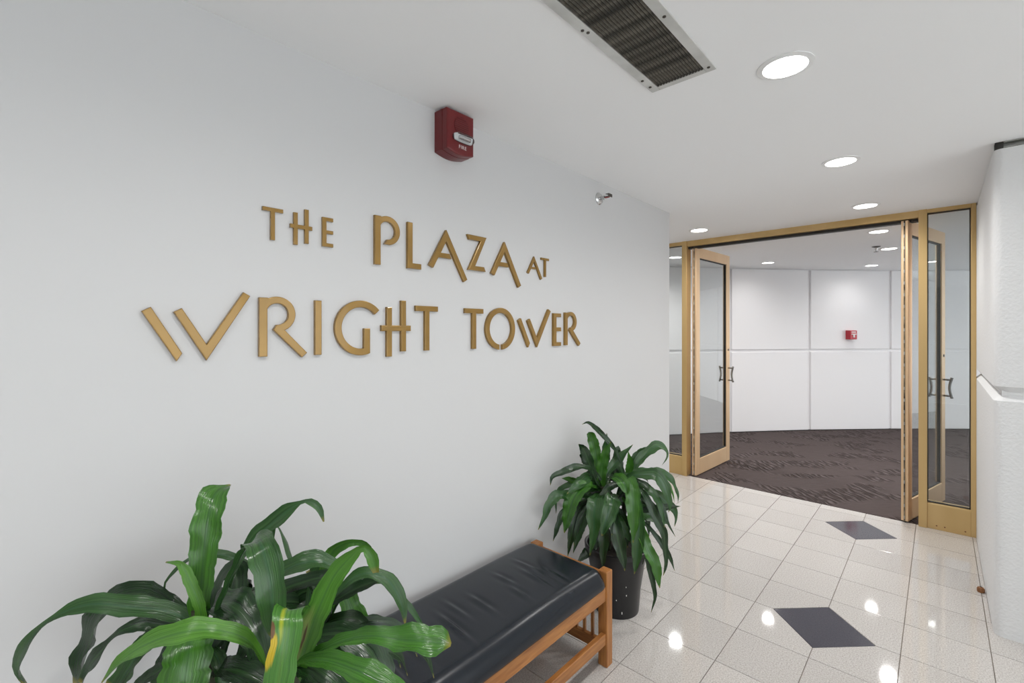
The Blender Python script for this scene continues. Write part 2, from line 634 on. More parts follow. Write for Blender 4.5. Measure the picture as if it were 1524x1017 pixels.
# unseen lobby window wall, added to let in daylight: posts and rails with glass
win = empty('added_window_1', (XR, 0, 0))
struct(win, 'tall glazed window wall with bronze posts, added unseen to light the lobby', 'window')
for k in range(6):
    y = Y0 + (PIER_Y - Y0) * k / 5
    MB().box((XR, y - 0.03, 0), (XR + 0.1, y + 0.03, CEIL), 0.004).build('window_post', M['gold_frame'], win)
MB().box((XR, Y0, 0), (XR + 0.1, PIER_Y, 0.25), 0.004).build('window_sill', M['gold_frame'], win)
MB().box((XR, Y0, CEIL - 0.12), (XR + 0.1, PIER_Y, CEIL), 0.004).build('window_head', M['gold_frame'], win)
for k in range(5):
    ya = Y0 + (PIER_Y - Y0) * k / 5 + 0.03
    yb = Y0 + (PIER_Y - Y0) * (k + 1) / 5 - 0.03
    MB().box((XR + 0.046, ya, 0.25), (XR + 0.052, yb, CEIL - 0.12)).build('pane', M['pane'], win)

# ---- floor: grout bed with single tiles
floor = struct(MB().box((-2.3, Y0, -0.12), (XR, DOOR_Y + 0.025, -0.0035)).build('floor', M['bed']),
               'polished beige speckled tile floor with charcoal diamond inlays', 'floor')
PX, PY = 0.309, 0.310
GX, GY = 1.119, 2.793
GAP = 0.0032
TH_ = 0.0034
CUT = 0.218
Y_END = DOOR_Y + 0.024
INLAYS = [(0, 0), (0, 5), (0, -5), (0, -10)]


def tile_mesh(poly, h=TH_):
    mb = MB()
    mb.prism(poly, lambda u, v, t_: Vector((u, v, t_)), 0.0, h, 0.0006)
    me = bpy.data.meshes.new('tile')
    mb.bm.to_mesh(me)
    mb.bm.free()
    return me


hx, hy = (PX - GAP) / 2, (PY - GAP) / 2
full = tile_mesh([(-hx, -hy), (hx, -hy), (hx, hy), (-hx, hy)])
full.materials.append(M['tile'])
cutmesh = {}
cg = CUT + GAP
for sx in (-1, 1):
    for sy in (-1, 1):
        # corner (sx, sy) of the tile is cut away by the diamond
        kx, ky = PX / 2, PY / 2
        p = [(-sx * hx, -sy * hy), (sx * hx, -sy * hy), (sx * hx, sy * (ky - cg + GAP / 2)),
             (sx * (kx - cg + GAP / 2), sy * hy), (-sx * hx, sy * hy)]
        if sx * sy < 0:
            p = p[::-1]
        me = tile_mesh(p)
        me.materials.append(M['tile'])
        cutmesh[(sx, sy)] = me
part_mesh = {}
wall_lines = []


def put_tile(i, j):
    """tile whose lower corner is grid node (i, j)"""
    x0, x1 = GX + i * PX, GX + (i + 1) * PX
    y0, y1 = GY + j * PY, GY + (j + 1) * PY
    if y0 >= Y_END - 0.01:
        return
    if x1 <= 0.0 and y1 <= 3.51:
        return
    if x0 >= PIER_X and y0 >= PIER_Y:
        return
    me = full
    for (a, b) in INLAYS:
        for dx, dy, key in ((0, 0, (-1, -1)), (-1, 0, (1, -1)), (0, -1, (-1, 1)), (-1, -1, (1, 1))):
            if (i, j) == (a + dx, b + dy):
                me = cutmesh[key]
    lox, hix, loy, hiy = x0 + GAP / 2, x1 - GAP / 2, y0 + GAP / 2, y1 - GAP / 2
    trimmed = False
    if y1 > Y_END:
        hiy, trimmed = Y_END - 0.001, True
    if x0 < 0.0 and y0 < 3.51:
        if y1 > 3.51:
            pass
        else:
            lox, trimmed = 0.001, True
    if x1 > PIER_X and y1 > PIER_Y and y0 >= PIER_Y - 0.02:
        hix, trimmed = PIER_X - 0.001, True
    if hix - lox < 0.01 or hiy - loy < 0.01:
        return
    c = ((lox + hix) / 2, (loy + hiy) / 2)
    if trimmed:
        w_, h_ = (hix - lox) / 2, (hiy - loy) / 2
        key = (round(w_, 4), round(h_, 4))
        if key not in part_mesh:
            m2 = tile_mesh([(-w_, -h_), (w_, -h_), (w_, h_), (-w_, h_)])
            m2.materials.append(M['tile'])
            part_mesh[key] = m2
        me = part_mesh[key]
    o = bpy.data.objects.new('tile', me)
    col.objects.link(o)
    o.location = (c[0], c[1], -TH_)
    o.parent = floor


cells = [(i, j) for i in range(-8, 5) for j in range(-9, 7)]
cells.sort(key=lambda c: (GX + c[0] * PX - 0.9) ** 2 * 0.9 + (GY + c[1] * PY - 3.2) ** 2)
for c in cells[:190]:
    put_tile(*c)
dm = tile_mesh([(CUT - 0.002, 0), (0, CUT - 0.002), (-CUT + 0.002, 0), (0, -CUT + 0.002)])
dm.materials.append(M['inlay'])
for (a, b) in INLAYS[:3]:
    o = bpy.data.objects.new('inlay_tile', dm)
    col.objects.link(o)
    o.location = (GX + a * PX, GY + b * PY, -TH_)
    o.parent = floor
    o['label'] = 'charcoal diamond inlay tile'
# the tiles farther off, out of the picture, as one part
done = {tuple(c) for c in cells[:190]}
mb = MB()
for i in range(-4, 12):
    for j in range(-21, 7):
        if (i, j) in done:
            continue
        x0, y0 = GX + i * PX + GAP / 2, GY + j * PY + GAP / 2
        x1, y1 = x0 + PX - GAP, min(y0 + PY - GAP, Y_END)
        if y1 <= y0 + 0.01 or x1 < 0.02 or (x1 > PIER_X and y1 > PIER_Y) or x1 > XR or y0 < Y0:
            continue
        mb.box((max(x0, 0.001), y0, -TH_), (x1, y1, 0))
rest = mb.build('lobby_tiles', M['tile'], floor)
rest['kind'] = 'stuff'

# ---- carpet
struct(MB().box((-2.5, DOOR_Y + 0.026, -0.12), (XR, 12.5, 0.002)).build('floor_carpet', M['carpet']),
       'dark brown carpet with wavy tufted pattern beyond the glass doors', 'carpet')

# ------------------------------------------------------------------ panelled curved wall of the inner room
J = [Vector((-0.70, 7.19)), Vector((0.124, 8.168)), Vector((1.011, 9.086))]
ang = math.atan2(J[2].y - J[1].y, J[2].x - J[1].x)
p_, a_ = J[2].copy(), ang
after = []
for k in range(3):
    a_ -= R(3.6)
    p_ = p_ + Vector((math.cos(a_), math.sin(a_))) * 1.277
    after.append(p_.copy())
p_, a_ = J[0].copy(), math.atan2(J[1].y - J[0].y, J[1].x - J[0].x)
before = []
for k in range(2):
    a_ += R(3.6)
    p_ = p_ - Vector((math.cos(a_), math.sin(a_))) * 1.277
    before.append(p_.copy())
pts = before[::-1] + J + after
back = empty('wall_back', (pts[0].x, pts[0].y, 0))
struct(back, 'white curved wall of large square panels behind the carpeted room', 'wall')
for a, b in zip(pts, pts[1:]):
    d = (b - a)
    L = d.length
    u = d.normalized()
    nrm = Vector((u.y, -u.x))       # towards the room
    def to3(s_, z, t_, a=a, u=u, nrm=nrm):
        q = a + u * s_ + nrm * t_
        return Vector((q.x, q.y, z))
    MB().prism([(-0.05, 0), (L + 0.05, 0), (L + 0.05, CEIL), (-0.05, CEIL)], to3, -0.15, -0.024).build('backing', M['panel'], back)
    for z0, z1 in ((0.012, 1.188), (1.226, CEIL - 0.014)):
        MB().prism([(0.020, z0), (L - 0.020, z0), (L - 0.020, z1), (0.020, z1)], to3, -0.026, 0.0, 0.007).build('panel', M['panel'], back)
    sk = MB().prism([(0, 0), (L, 0), (L, 0.012), (0, 0.012)], to3, -0.022, 0.003).build('base_gap_shade', M['dark_gap'], back)  # dark strip stands in for the shaded gap below the panels
win = empty('added_window_5', (XR, 8.6, 0))  # unseen window wall, added to brighten the carpeted room with daylight
struct(win, 'tall glazed window wall added unseen to light the carpeted room', 'window')
WA, WB = 6.2, 9.9
struct(MB().box((XR, DOOR_Y + 0.14, 0), (XR + 0.2, WA, CEIL)).build('wall_inner', M['panel']), 'white wall of the carpeted room behind the stucco pier', 'wall')
struct(MB().box((XR, WB, 0), (XR + 0.2, 12.5, CEIL)).build('wall_end', M['panel']), 'white side wall of the carpeted room', 'wall')
for k in range(6):
    y = WA + (WB - WA) * k / 5
    MB().box((XR, y - 0.03, 0), (XR + 0.1, y + 0.03, CEIL), 0.004).build('window_post', M['gold_frame'], win)
MB().box((XR, WA, 0), (XR + 0.1, WB, 0.1), 0.004).build('window_sill', M['gold_frame'], win)
MB().box((XR, WA, CEIL - 0.06), (XR + 0.1, WB, CEIL), 0.004).build('window_head', M['gold_frame'], win)
for k in range(5):
    ya, yb = WA + (WB - WA) * k / 5 + 0.03, WA + (WB - WA) * (k + 1) / 5 - 0.03
    MB().box((XR + 0.046, ya, 0.1), (XR + 0.052, yb, CEIL - 0.06)).build('pane', M['pane'], win)

# ------------------------------------------------------------------ glazed partition
FY0, FY1 = DOOR_Y, DOOR_Y + 0.10
fr = empty('trim_3', (1.0, FY0, 0))
struct(fr, 'gold anodised frame of the glass partition with header and mullions', 'frame')


def fbox(name, lo, hi, mat='gold_frame', bev=0.002):
    return MB().box(lo, hi, bev).build(name, M[mat], fr)


fbox('header', (-0.357, FY0, 2.374), (1.442, FY1, CEIL))
fbox('header_stop', (-0.357, FY0 + 0.03, 2.352), (1.442, FY1 - 0.012, 2.374), 'dark_gap', 0)
fbox('mullion', (-0.406, FY0 - 0.012, 0), (-0.357, FY1, CEIL))
fbox('mullion', (1.442, FY0 - 0.012, 0), (1.492, FY1, CEIL))
fbox('jamb', (1.729, FY0, 0), (PIER_X, FY1, CEIL))
fbox('jamb', (-2.3, FY0, 0), (-2.262, FY1, CEIL))
fbox('sidelight_header', (1.492, FY0, 2.403), (1.729, FY1, CEIL))
fbox('sidelight_header', (-2.262, FY0, 2.395), (-0.406, FY1, CEIL))
fbox('sidelight_sill', (1.492, FY0, 0), (1.729, FY1, 0.19))
fbox('sidelight_sill', (-2.262, FY0, 0), (-0.406, FY1, 0.19))
fbox('mullion', (-1.36, FY0, 0.19), (-1.32, FY1, 2.395))
for x in (1.545, 1.59, 1.70):
    MB().lathe([(0.005, 0), (0.005, -0.002), (0.002, -0.004)], (x, FY0, 0.03), 'Y', 10).build('screw', M['rubber'], fr)


def sidelight(name, x0, x1, z0, z1, label):
    e = empty(name, ((x0 + x1) / 2, FY0 + 0.04, z0))
    struct(e, label, 'window')
    g = 0.006
    mb = MB()
    for lo, hi in (((x0, z0), (x0 + g, z1)), ((x1 - g, z0), (x1, z1)), ((x0, z0), (x1, z0 + g)), ((x0, z1 - g), (x1, z1))):
        mb.box((lo[0], FY0 + 0.03, lo[1]), (hi[0], FY0 + 0.055, hi[1]))
    mb.build('gasket', M['dark_gap'], e)
    MB().box((x0 + g, FY0 + 0.039, z0 + g), (x1 - g, FY0 + 0.045, z1 - g)).build('pane', M['pane'], e)


sidelight('window_2', 1.492, 1.729, 0.19, 2.403, 'narrow glass sidelight between the right door and the stucco pier')
sidelight('window_3', -1.32, -0.406, 0.19, 2.395, 'wide glass sidelight between the wall corner and the left door')
sidelight('window_4', -2.262, -1.36, 0.19, 2.395, 'glass sidelight at the far end of the passage behind the wall')


def door_leaf(name, pivot, rz, side, label):
    """leaf along local +y from the hinge, thickness in x (0 .. side*0.045)"""
    e = empty(name, (pivot[0], pivot[1], 0.0))
    struct(e, label, 'door')
    L, T, z0, z1 = 0.865, 0.045, 0.012, 2.366
    xa, xb = (0, T)
    def part(nm, lo, hi, mat, parent=e, bev=0.003, mb=None):
        m_ = mb or MB().box(lo, hi, bev)
        me = bpy.data.meshes.new(nm)
        m_.bm.to_mesh(me)
        m_.bm.free()
        me.materials.append(M[mat])
        if mb is not None:
            me.polygons.foreach_set('use_smooth', [True] * len(me.polygons))
        o = bpy.data.objects.new(nm, me)
        col.objects.link(o)
        o.parent = parent
        return o
    SW = 0.085
    hs = part('hinge_stile', (xa, 0, z0), (xb, SW, z1), 'gold_leaf_lit')
    fs_ = part('lock_stile', (xa, L - SW, z0), (xb, L, z1), 'gold_leaf_lit')
    part('top_rail', (xa, SW, z1 - 0.105), (xb, L - SW, z1), 'gold_leaf_lit')
    part('bottom_rail', (xa, SW, z0), (xb, L - SW, 0.175), 'gold_leaf_lit')
    g = 0.008
    mb = MB()
    for lo, hi in (((SW, 0.175), (SW + g, z1 - 0.105)), ((L - SW - g, 0.175), (L - SW, z1 - 0.105)),
                   ((SW, 0.175), (L - SW, 0.175 + g)), ((SW, z1 - 0.105 - g), (L - SW, z1 - 0.105))):
        mb.box((T / 2 - 0.012, lo[0], lo[1]), (T / 2 + 0.012, hi[0], hi[1]))
    me = bpy.data.meshes.new('gasket'); mb.bm.to_mesh(me); mb.bm.free(); me.materials.append(M['dark_gap'])
    o = bpy.data.objects.new('gasket', me); col.objects.link(o); o.parent = e
    part('pane', (T / 2 - 0.003, SW + g, 0.175 + g), (T / 2 + 0.003, L - SW - g, z1 - 0.105 - g), 'pane', bev=0)
    # continuous hinge on the hinge edge
    hg = part('hinge', (T * 0.40, -0.006, z0), (T * 0.60, 0.0, z1), 'hinge', bev=0.001)
    kn = MB()
    for k in range(26):
        z = z0 + 0.03 + k * (z1 - z0 - 0.06) / 25
        kn.box((T * 0.43, -0.0085, z - 0.012), (T * 0.57, -0.006, z + 0.012))
    me = bpy.data.meshes.new('hinge_knuckle'); kn.bm.to_mesh(me); kn.bm.free(); me.materials.append(M['grey_metal'])
    o = bpy.data.objects.new('hinge_knuckle', me); col.objects.link(o); o.parent = hg
    # bow pull handles on both faces
    yh = L - SW / 2
    for s_, x_ in ((-1, 0.0), (1, T)):
        pts_ = [(x_, yh, 0.93), (x_ + s_ * 0.035, yh, 0.93), (x_ + s_ * 0.052, yh, 0.925)]
        bow = [(x_ + s_ * (0.055 - 0.016 * math.sin(math.pi * k / 10)), yh, 0.915 + 0.18 * k / 10) for k in range(11)]
        h_ = part('pull_handle', None, None, 'handle', mb=MB().tube(bow, 0.0105, 8))
        for z in (0.935, 1.075):
            p_ = part('handle_post', None, None, 'handle', parent=h_, mb=MB().tube([(x_, yh, z), (x_ + s_ * 0.047, yh, z)], 0.008, 8))
            p_.parent = h_
    ck = part('lock_cylinder', None, None, 'dark_steel', mb=MB().lathe([(0.012, -0.004), (0.012, T + 0.004)], (0, yh, 1.285), 'X', 14))
    MBp = MB().lathe([(0.012, 0), (0.009, -0.012)], (T / 2, 0.012, z0), 'Z', 12)
    part('pivot', None, None, 'dark_steel', mb=MBp)
    e.rotation_euler = (0, 0, rz)
    return e


door_leaf('door_1', (-0.318, 4.775), R(-3.5), 1, 'open gold framed glass door leaf on the side of the lettered wall')
door_leaf('door_2', (1.338, 4.755), R(-14.5), 1, 'open gold framed glass door leaf beside the narrow sidelight')


# ------------------------------------------------------------------ wall letters
def arc(cx, cz, r, a0, a1, n=20, sy=1.0):
    return [(cx + sy * r * math.cos(R(a0 + (a1 - a0) * k / n)), cz + r * math.sin(R(a0 + (a1 - a0) * k / n))) for k in range(n + 1)]


def sh(poly, dy, dz=0.0, sc=1.0, o=0.0):
    return [(o + (p[0] - o) * sc + dy, p[1] + dz) for p in poly]


W_BAR = [(0.232, 1.553), (0.309, 1.416), (0.322, 1.438), (0.252, 1.565)]
W_VEE = [(0.302, 1.553), (0.380, 1.415), (0.495, 1.607), (0.476, 1.618), (0.380, 1.462), (0.321, 1.564)]
R_GLY = [(0.520, 1.420), (0.544, 1.420)] + arc(0.574, 1.554, 0.034, 152, -95, 26) + [(0.561, 1.504), (0.651, 1.413), (0.668, 1.428)] + \
    arc(0.574, 1.554, 0.056, -66, 117, 26) + [(0.544, 1.605), (0.520, 1.605)]
P_GLY = [(0.920, 1.750), (0.944, 1.750)] + arc(0.974, 1.884, 0.034, 152, -92, 26) + [(0.961, 1.831)] + \
    arc(0.974, 1.884, 0.055, -76, 117, 28) + [(0.944, 1.935), (0.920, 1.935)]
G_GLY = arc(0.864, 1.5115, 0.1, 42, 291, 44) + [(0.900, 1.510), (0.876, 1.510)] + arc(0.864, 1.5115, 0.075, 279, 42, 40)
O_GLY = arc(1.5955, 1.511, 0.101, -84.2, 264.2, 60) + arc(1.5955, 1.511, 0.076, 262.3, -82.3, 60)


def h_glyph(a0, a1, la, ta, b0, b1, lb, tb, l, r, z0, z1):
    return [(a0, la), (a1, la), (a1, z0), (b0, z0), (b0, lb), (b1, lb), (b1, z0), (r, z0), (r, z1), (b1, z1), (b1, tb), (b0, tb),
            (b0, z1), (a1, z1), (a1, ta), (a0, ta), (a0, z1), (l, z1), (l, z0), (a0, z0)]


def t_glyph(l, r, s0, s1, zb, zt, z1):
    return [(s0, zb), (s1, zb), (s1, zt), (r, zt), (r, z1), (l, z1), (l, zt), (s0, zt)]


def e_glyph(l, s, r, zb, zt, m0, m1, t_):
    return [(l, zb), (r, zb), (r, zb + t_), (s, zb + t_), (s, m0), (r, m0), (r, m1), (s, m1), (s, zt - t_), (r, zt - t_), (r, zt), (l, zt)]


A_GLY = [(1.261, 1.933), (1.169, 1.774), (1.191, 1.764), (1.218, 1.811), (1.289, 1.811), (1.279, 1.832), (1.231, 1.832), (1.261, 1.885), (1.361, 1.718), (1.380, 1.729)]
a_GLY = [(1.848, 1.890), (1.794, 1.802), (1.806, 1.796), (1.823, 1.823), (1.864, 1.823), (1.858, 1.834), (1.830, 1.834), (1.848, 1.864), (1.903, 1.772), (1.915, 1.779)]
Z_GLY = [(1.386, 1.775), (1.494, 1.775), (1.483, 1.796), (1.428, 1.796), (1.499, 1.934), (1.381, 1.934), (1.393, 1.912), (1.461, 1.912)]
L_GLY = [(1.065, 1.750), (1.130, 1.750), (1.130, 1.772), (1.088, 1.772), (1.088, 1.934), (1.065, 1.934)]
GRP = 'gold letters of the wall sign'
LETTERS = [
    ('small gold letter T beginning the word THE', [t_glyph(0.531, 0.593, 0.555, 0.568, 1.789, 1.879, 1.891)], 0.010),
    ('small gold letter H in the middle of the word THE', [h_glyph(0.626, 0.639, 1.784, 1.890, 0.662, 0.675, 1.792, 1.906, 0.615, 0.687, 1.838, 1.851)], 0.010),
    ('small gold letter E ending the word THE', [e_glyph(0.722, 0.736, 0.760, 1.791, 1.892, 1.836, 1.848, 0.0125)], 0.010),
    ('gold letter P beginning the word PLAZA', [P_GLY], 0.014),
    ('gold letter L second in the word PLAZA', [L_GLY], 0.014),
    ('gold letter A between L and Z of PLAZA', [A_GLY], 0.014),
    ('gold letter Z in the word PLAZA', [Z_GLY], 0.014),
    ('gold letter A ending the word PLAZA', [sh(A_GLY, 0.361)], 0.014),
    ('small gold letter A of the word AT', [a_GLY], 0.010),
    ('small gold letter T of the word AT', [t_glyph(1.907, 1.973, 1.934, 1.948, 1.790, 1.879, 1.891)], 0.010),
    ('gold letter W with a loose slanted bar beginning the word WRIGHT', [W_BAR, W_VEE], 0.014),
    ('gold letter R second in the word WRIGHT', [R_GLY], 0.014),
    ('gold letter I in the word WRIGHT', [[(0.695, 1.419), (0.717, 1.419), (0.717, 1.604), (0.695, 1.604)]], 0.014),
    ('gold letter G in the word WRIGHT', [G_GLY], 0.014),
    ('gold letter H with staggered uprights in the word WRIGHT', [h_glyph(0.971, 0.993, 1.402, 1.592, 1.035, 1.057, 1.420, 1.620, 0.948, 1.079, 1.500, 1.522)], 0.014),
    ('gold letter T ending the word WRIGHT', [t_glyph(1.104, 1.215, 1.149, 1.171, 1.420, 1.581, 1.603)], 0.014),
    ('gold letter T beginning the word TOWER', [t_glyph(1.367, 1.479, 1.411, 1.434, 1.419, 1.580, 1.602)], 0.014),
    ('round gold letter O split at its foot in the word TOWER', [O_GLY], 0.014),
    ('gold letter W with a loose slanted bar in the word TOWER', [sh(W_BAR, 1.488), sh(W_VEE, 1.488)], 0.014),
    ('gold letter E in the word TOWER', [e_glyph(2.008, 2.034, 2.076, 1.418, 1.598, 1.499, 1.521, 0.021)], 0.014),
    ('gold letter R ending the word TOWER', [sh(R_GLY, 1.594, 0, 1.03, 0.520)], 0.014),
]
for label, polys, th in LETTERS:
    mb = MB()
    for poly in polys:
        mb.prism(poly, lambda u, v, t_: Vector((t_, u, v)), 0.0, th, 0.0022 if th > 0.012 else 0.0018)
    ys = [p[0] for q in polys for p in q]
    zs = [p[1] for q in polys for p in q]
    o = mb.build('wall_letter', M['letter'], loc=(0.0005, (min(ys) + max(ys)) / 2, min(zs)))
    o.location.x = 0.001
    tag(o, label, 'letter', GRP)


# ------------------------------------------------------------------ downlights
def downlight(x, y, label, power=None):
    e = empty('downlight', (x, y, CEIL))
    tag(e, label, 'ceiling light', 'round recessed ceiling downlights')
    MB().lathe([(0.070, 0.0), (0.088, 0.0), (0.088, -0.003), (0.070, -0.006), (0.070, 0.0)], (x, y, CEIL), 'Z', 40, cap=False).build('trim_ring', M['white_trim'], e, smooth=True)
    MB().lathe([(0.070, -0.001), (0.070, -0.004), (0.05, -0.005), (0.02, -0.0055)], (x, y, CEIL), 'Z', 40).build('lens', M['lens'], e, smooth=True)
    ld = bpy.data.lights.new('downlight_lamp', 'SPOT')
    ld.energy = DOWNLIGHT_W if power is None else power
    ld.color = (1.0, 0.985, 0.97)
    ld.spot_size = R(168)
    ld.spot_blend = 1.0
    ld.shadow_soft_size = 0.06
    lo = bpy.data.objects.new('downlight_lamp', ld)
    col.objects.link(lo)
    lo.parent = e
    lo.location = (0, 0, -0.02)
    return e


downlight(1.163, 1.84, 'round lit downlight next to the air vent grille')
downlight(1.163, 3.08, 'round lit downlight midway between the air vent and the gold door header')
downlight(1.158, 4.29, 'round lit downlight just before the gold header near the right door leaf')
downlight(-0.063, 4.29, 'round lit downlight just before the gold header near the left door leaf')
downlight(-1.29, 4.29, 'round lit downlight in the passage behind the lettered wall')
downlight(1.145, 5.48, 'round lit downlight just inside the doors over the carpet', 76)
downlight(1.145, 6.70, 'round lit downlight beside the ceiling sprinkler over the carpet', 76)
downlight(-0.146, 6.96, 'round lit downlight washing the panelled wall beside the left door leaf', 18)
downlight(0.857, 8.24, 'round lit downlight washing the panel with the red pull station', 13)
downlight(3.0, 6.70, 'unseen round downlight added behind the stucco pier to brighten the carpeted room nearer the doors', 80)  # added lamp, hidden by the pier, to brighten the far wall
downlight(3.0, 7.94, 'unseen round downlight added behind the stucco pier to brighten the carpeted room nearer the panelled wall', 80)  # second hidden lamp, added to lift the light in the far room
downlight(-0.876, 5.66, 'round lit downlight seen through the left glass sidelight', 76)
downlight(1.163, 0.60, 'round lit downlight over the bench end by the large plant')
downlight(1.163, -0.64, 'round lit downlight in the lobby before the lettered wall')

# ------------------------------------------------------------------ ceiling vent
VX0, VX1, VY0, VY1 = 0.742, 0.984, 0.30, 1.687
v = empty('ceiling_vent', ((VX0 + VX1) / 2, (VY0 + VY1) / 2, CEIL))
tag(v, 'long dusty air vent grille in a grey metal frame on the ceiling', 'air vent')
FW = 0.034
MB().box((VX0, VY0, CEIL - 0.006), (VX0 + FW, VY1, CEIL), 0.002).build('frame_side', M['vent_frame'], v)
MB().box((VX1 - FW, VY0, CEIL - 0.006), (VX1, VY1, CEIL), 0.002).build('frame_side', M['vent_frame'], v)
MB().box((VX0 + FW, VY1 - FW * 0.8, CEIL - 0.006), (VX1 - FW, VY1, CEIL), 0.002).build('frame_end', M['vent_frame'], v)
MB().box((VX0 + FW, VY0, CEIL - 0.006), (VX1 - FW, VY0 + FW * 0.8, CEIL), 0.002).build('frame_end', M['vent_frame'], v)
MB().box((VX0 + FW, VY0 + FW * 0.8, CEIL - 0.0012), (VX1 - FW, VY1 - FW * 0.8, CEIL - 0.0002)).build('duct_shade_plate', M['vent_dark'], v)  # thin black sheet; the shade between the slats is put into its colour
NS = 16
sm = None
for k in range(NS):
    x = VX0 + FW + (VX1 - VX0 - 2 * FW) * (k + 0.5) / NS
    if sm is None:
        mbs = MB()
        ln = (VY1 - VY0) / 2 - FW * 0.8
        mbs.prism([(-0.0030, -0.0055), (-0.0018, -0.0058), (0.0034, -0.0012), (0.0022, -0.0010)], lambda a, b, t_: Vector((a, t_, b)), -ln, ln)
        sm = bpy.data.meshes.new('slat')
        mbs.bm.to_mesh(sm)
        mbs.bm.free()
        sm.materials.append(M['vent_slat'])
    o = bpy.data.objects.new('slat', sm)
    col.objects.link(o)
    o.parent = v
    o.location = (x - v.location.x, 0, 0)
for (x, y) in ((VX0 + 0.013, 1.19), (VX0 + 0.013, 1.58), (VX1 - 0.017, 1.30), (VX1 - 0.017, 1.655), (VX0 + 0.014, 1.64), (VX0 + 0.02, 1.21)):
    MB().lathe([(0.0055, 0), (0.0055, -0.002), (0.003, -0.0035)], (x, y, CEIL - 0.006), 'Z', 12).build('screw', M['dark_steel'], v)

# ------------------------------------------------------------------ fire alarm horn strobe
AY0, AY1, AZ0, AZ1, AD = 1.207, 1.356, 2.252, 2.420, 0.082
ay = (AY0 + AY1) / 2
fa = empty('fire_alarm', (0, ay, AZ0))
tag(fa, 'dark red fire alarm horn with clear strobe lens high on the wall', 'fire alarm')


def alarm_poly(g, drop):
    pts_ = [(AY0 + g, AZ1 - g), (AY0 + g, AZ0 + g)]
    n = 10
    for k in range(1, n):
        s_ = k / n
        pts_.append((AY0 + g + (AY1 - AY0 - 2 * g) * s_, AZ0 + g - drop * math.sin(math.pi * s_)))
    pts_ += [(AY1 - g, AZ0 + g), (AY1 - g, AZ1 - g)]
    return pts_


TOX = lambda u, vv, t_: Vector((t_, u, vv))
MB().prism(alarm_poly(0, 0.013), TOX, 0.001, 0.050).build('back_box', M['red'], fa)
MB().prism(alarm_poly(0.001, 0.013), TOX, 0.051, AD, 0.006).build('face_plate', M['red'], fa)
gr = MB().lathe([(0.0, 0.0), (0.040, 0.0), (0.040, 0.0012), (0.0, 0.0012)][1:3], (AD - 0.0005, ay + 0.004, AZ1 - 0.060), 'X', 28).build('speaker_grille', M['dark_red'], fa)
for k in range(9):
    z = AZ1 - 0.060 - 0.034 + 0.0085 * k
    hw = math.sqrt(max(0.039 ** 2 - (z - (AZ1 - 0.060)) ** 2, 0))
    MB().box((AD, ay + 0.004 - hw, z - 0.0022), (AD + 0.0022, ay + 0.004 + hw, z + 0.0022)).build('grille_bar', M['red'], gr)
# strobe
lens = MB()
LY, LZ = ay + 0.010, AZ0 + 0.057
rings = []
for k in range(7):
    t_ = k / 6
    s_ = math.cos(t_ * math.pi / 2) ** 0.45 if k < 6 else 0.12
    rings.append((0.028 * math.sin(t_ * math.pi / 2), s_))
vr = []
for h_, s_ in rings:
    ring = []
    for i in range(24):
        a = 2 * math.pi * i / 24
        cu, su = math.cos(a), math.sin(a)
        uu = math.copysign(abs(cu) ** 0.6, cu) * 0.056 * (0.25 + 0.75 * s_)
        vv = math.copysign(abs(su) ** 0.8, su) * 0.019 * (0.1 + 0.9 * s_)
        ring.append(lens.bm.verts.new((AD + h_, LY + uu, LZ + vv)))
    vr.append(ring)
for a, b in zip(vr, vr[1:]):
    for i in range(24):
        lens.bm.faces.new((a[i], a[(i + 1) % 24], b[(i + 1) % 24], b[i]))
lens.bm.faces.new(vr[-1])
lens.bm.faces.new(vr[0][::-1])
bmesh.ops.recalc_face_normals(lens.bm, faces=lens.bm.faces)
lo_ = lens.build('strobe_lens', M['clear'], fa, smooth=True)
lo_['label'] = 'clear strobe lens'
MB().box((AD + 0.0005, LY - 0.046, LZ - 0.012), (AD + 0.004, LY + 0.046, LZ + 0.012), 0.001).build('reflector', M['white_trim'], lo_)  # white plate added behind the lens to make it look brighter
MB().tube([(AD + 0.013, LY - 0.03, LZ), (AD + 0.013, LY + 0.03, LZ)], 0.006, 10).build('flash_tube', M['steel'], lo_, smooth=True)


def text(body, size, loc, rot, mat, parent, name='lettering'):
    c = bpy.data.curves.new(name, 'FONT')
    c.body = body
    c.size = size
    c.align_x = 'CENTER'
    c.align_y = 'CENTER'
    c.extrude = 0.0003
    c.space_character = 1.15
    tmp = bpy.data.objects.new(name, c)
    me = bpy.data.meshes.new_from_object(tmp)
    bpy.data.objects.remove(tmp)
    me.materials.clear()
    me.materials.append(mat)
    o = bpy.data.objects.new(name, me)
    col.objects.link(o)
    o.parent = parent
    o.location = Vector(loc) - parent.location
    o.rotation_euler = rot
    return o


text('FIRE', 0.021, (AD + 0.0006, ay + 0.010, AZ0 + 0.022), (R(90), 0, R(90)), M['white_print'], fa)

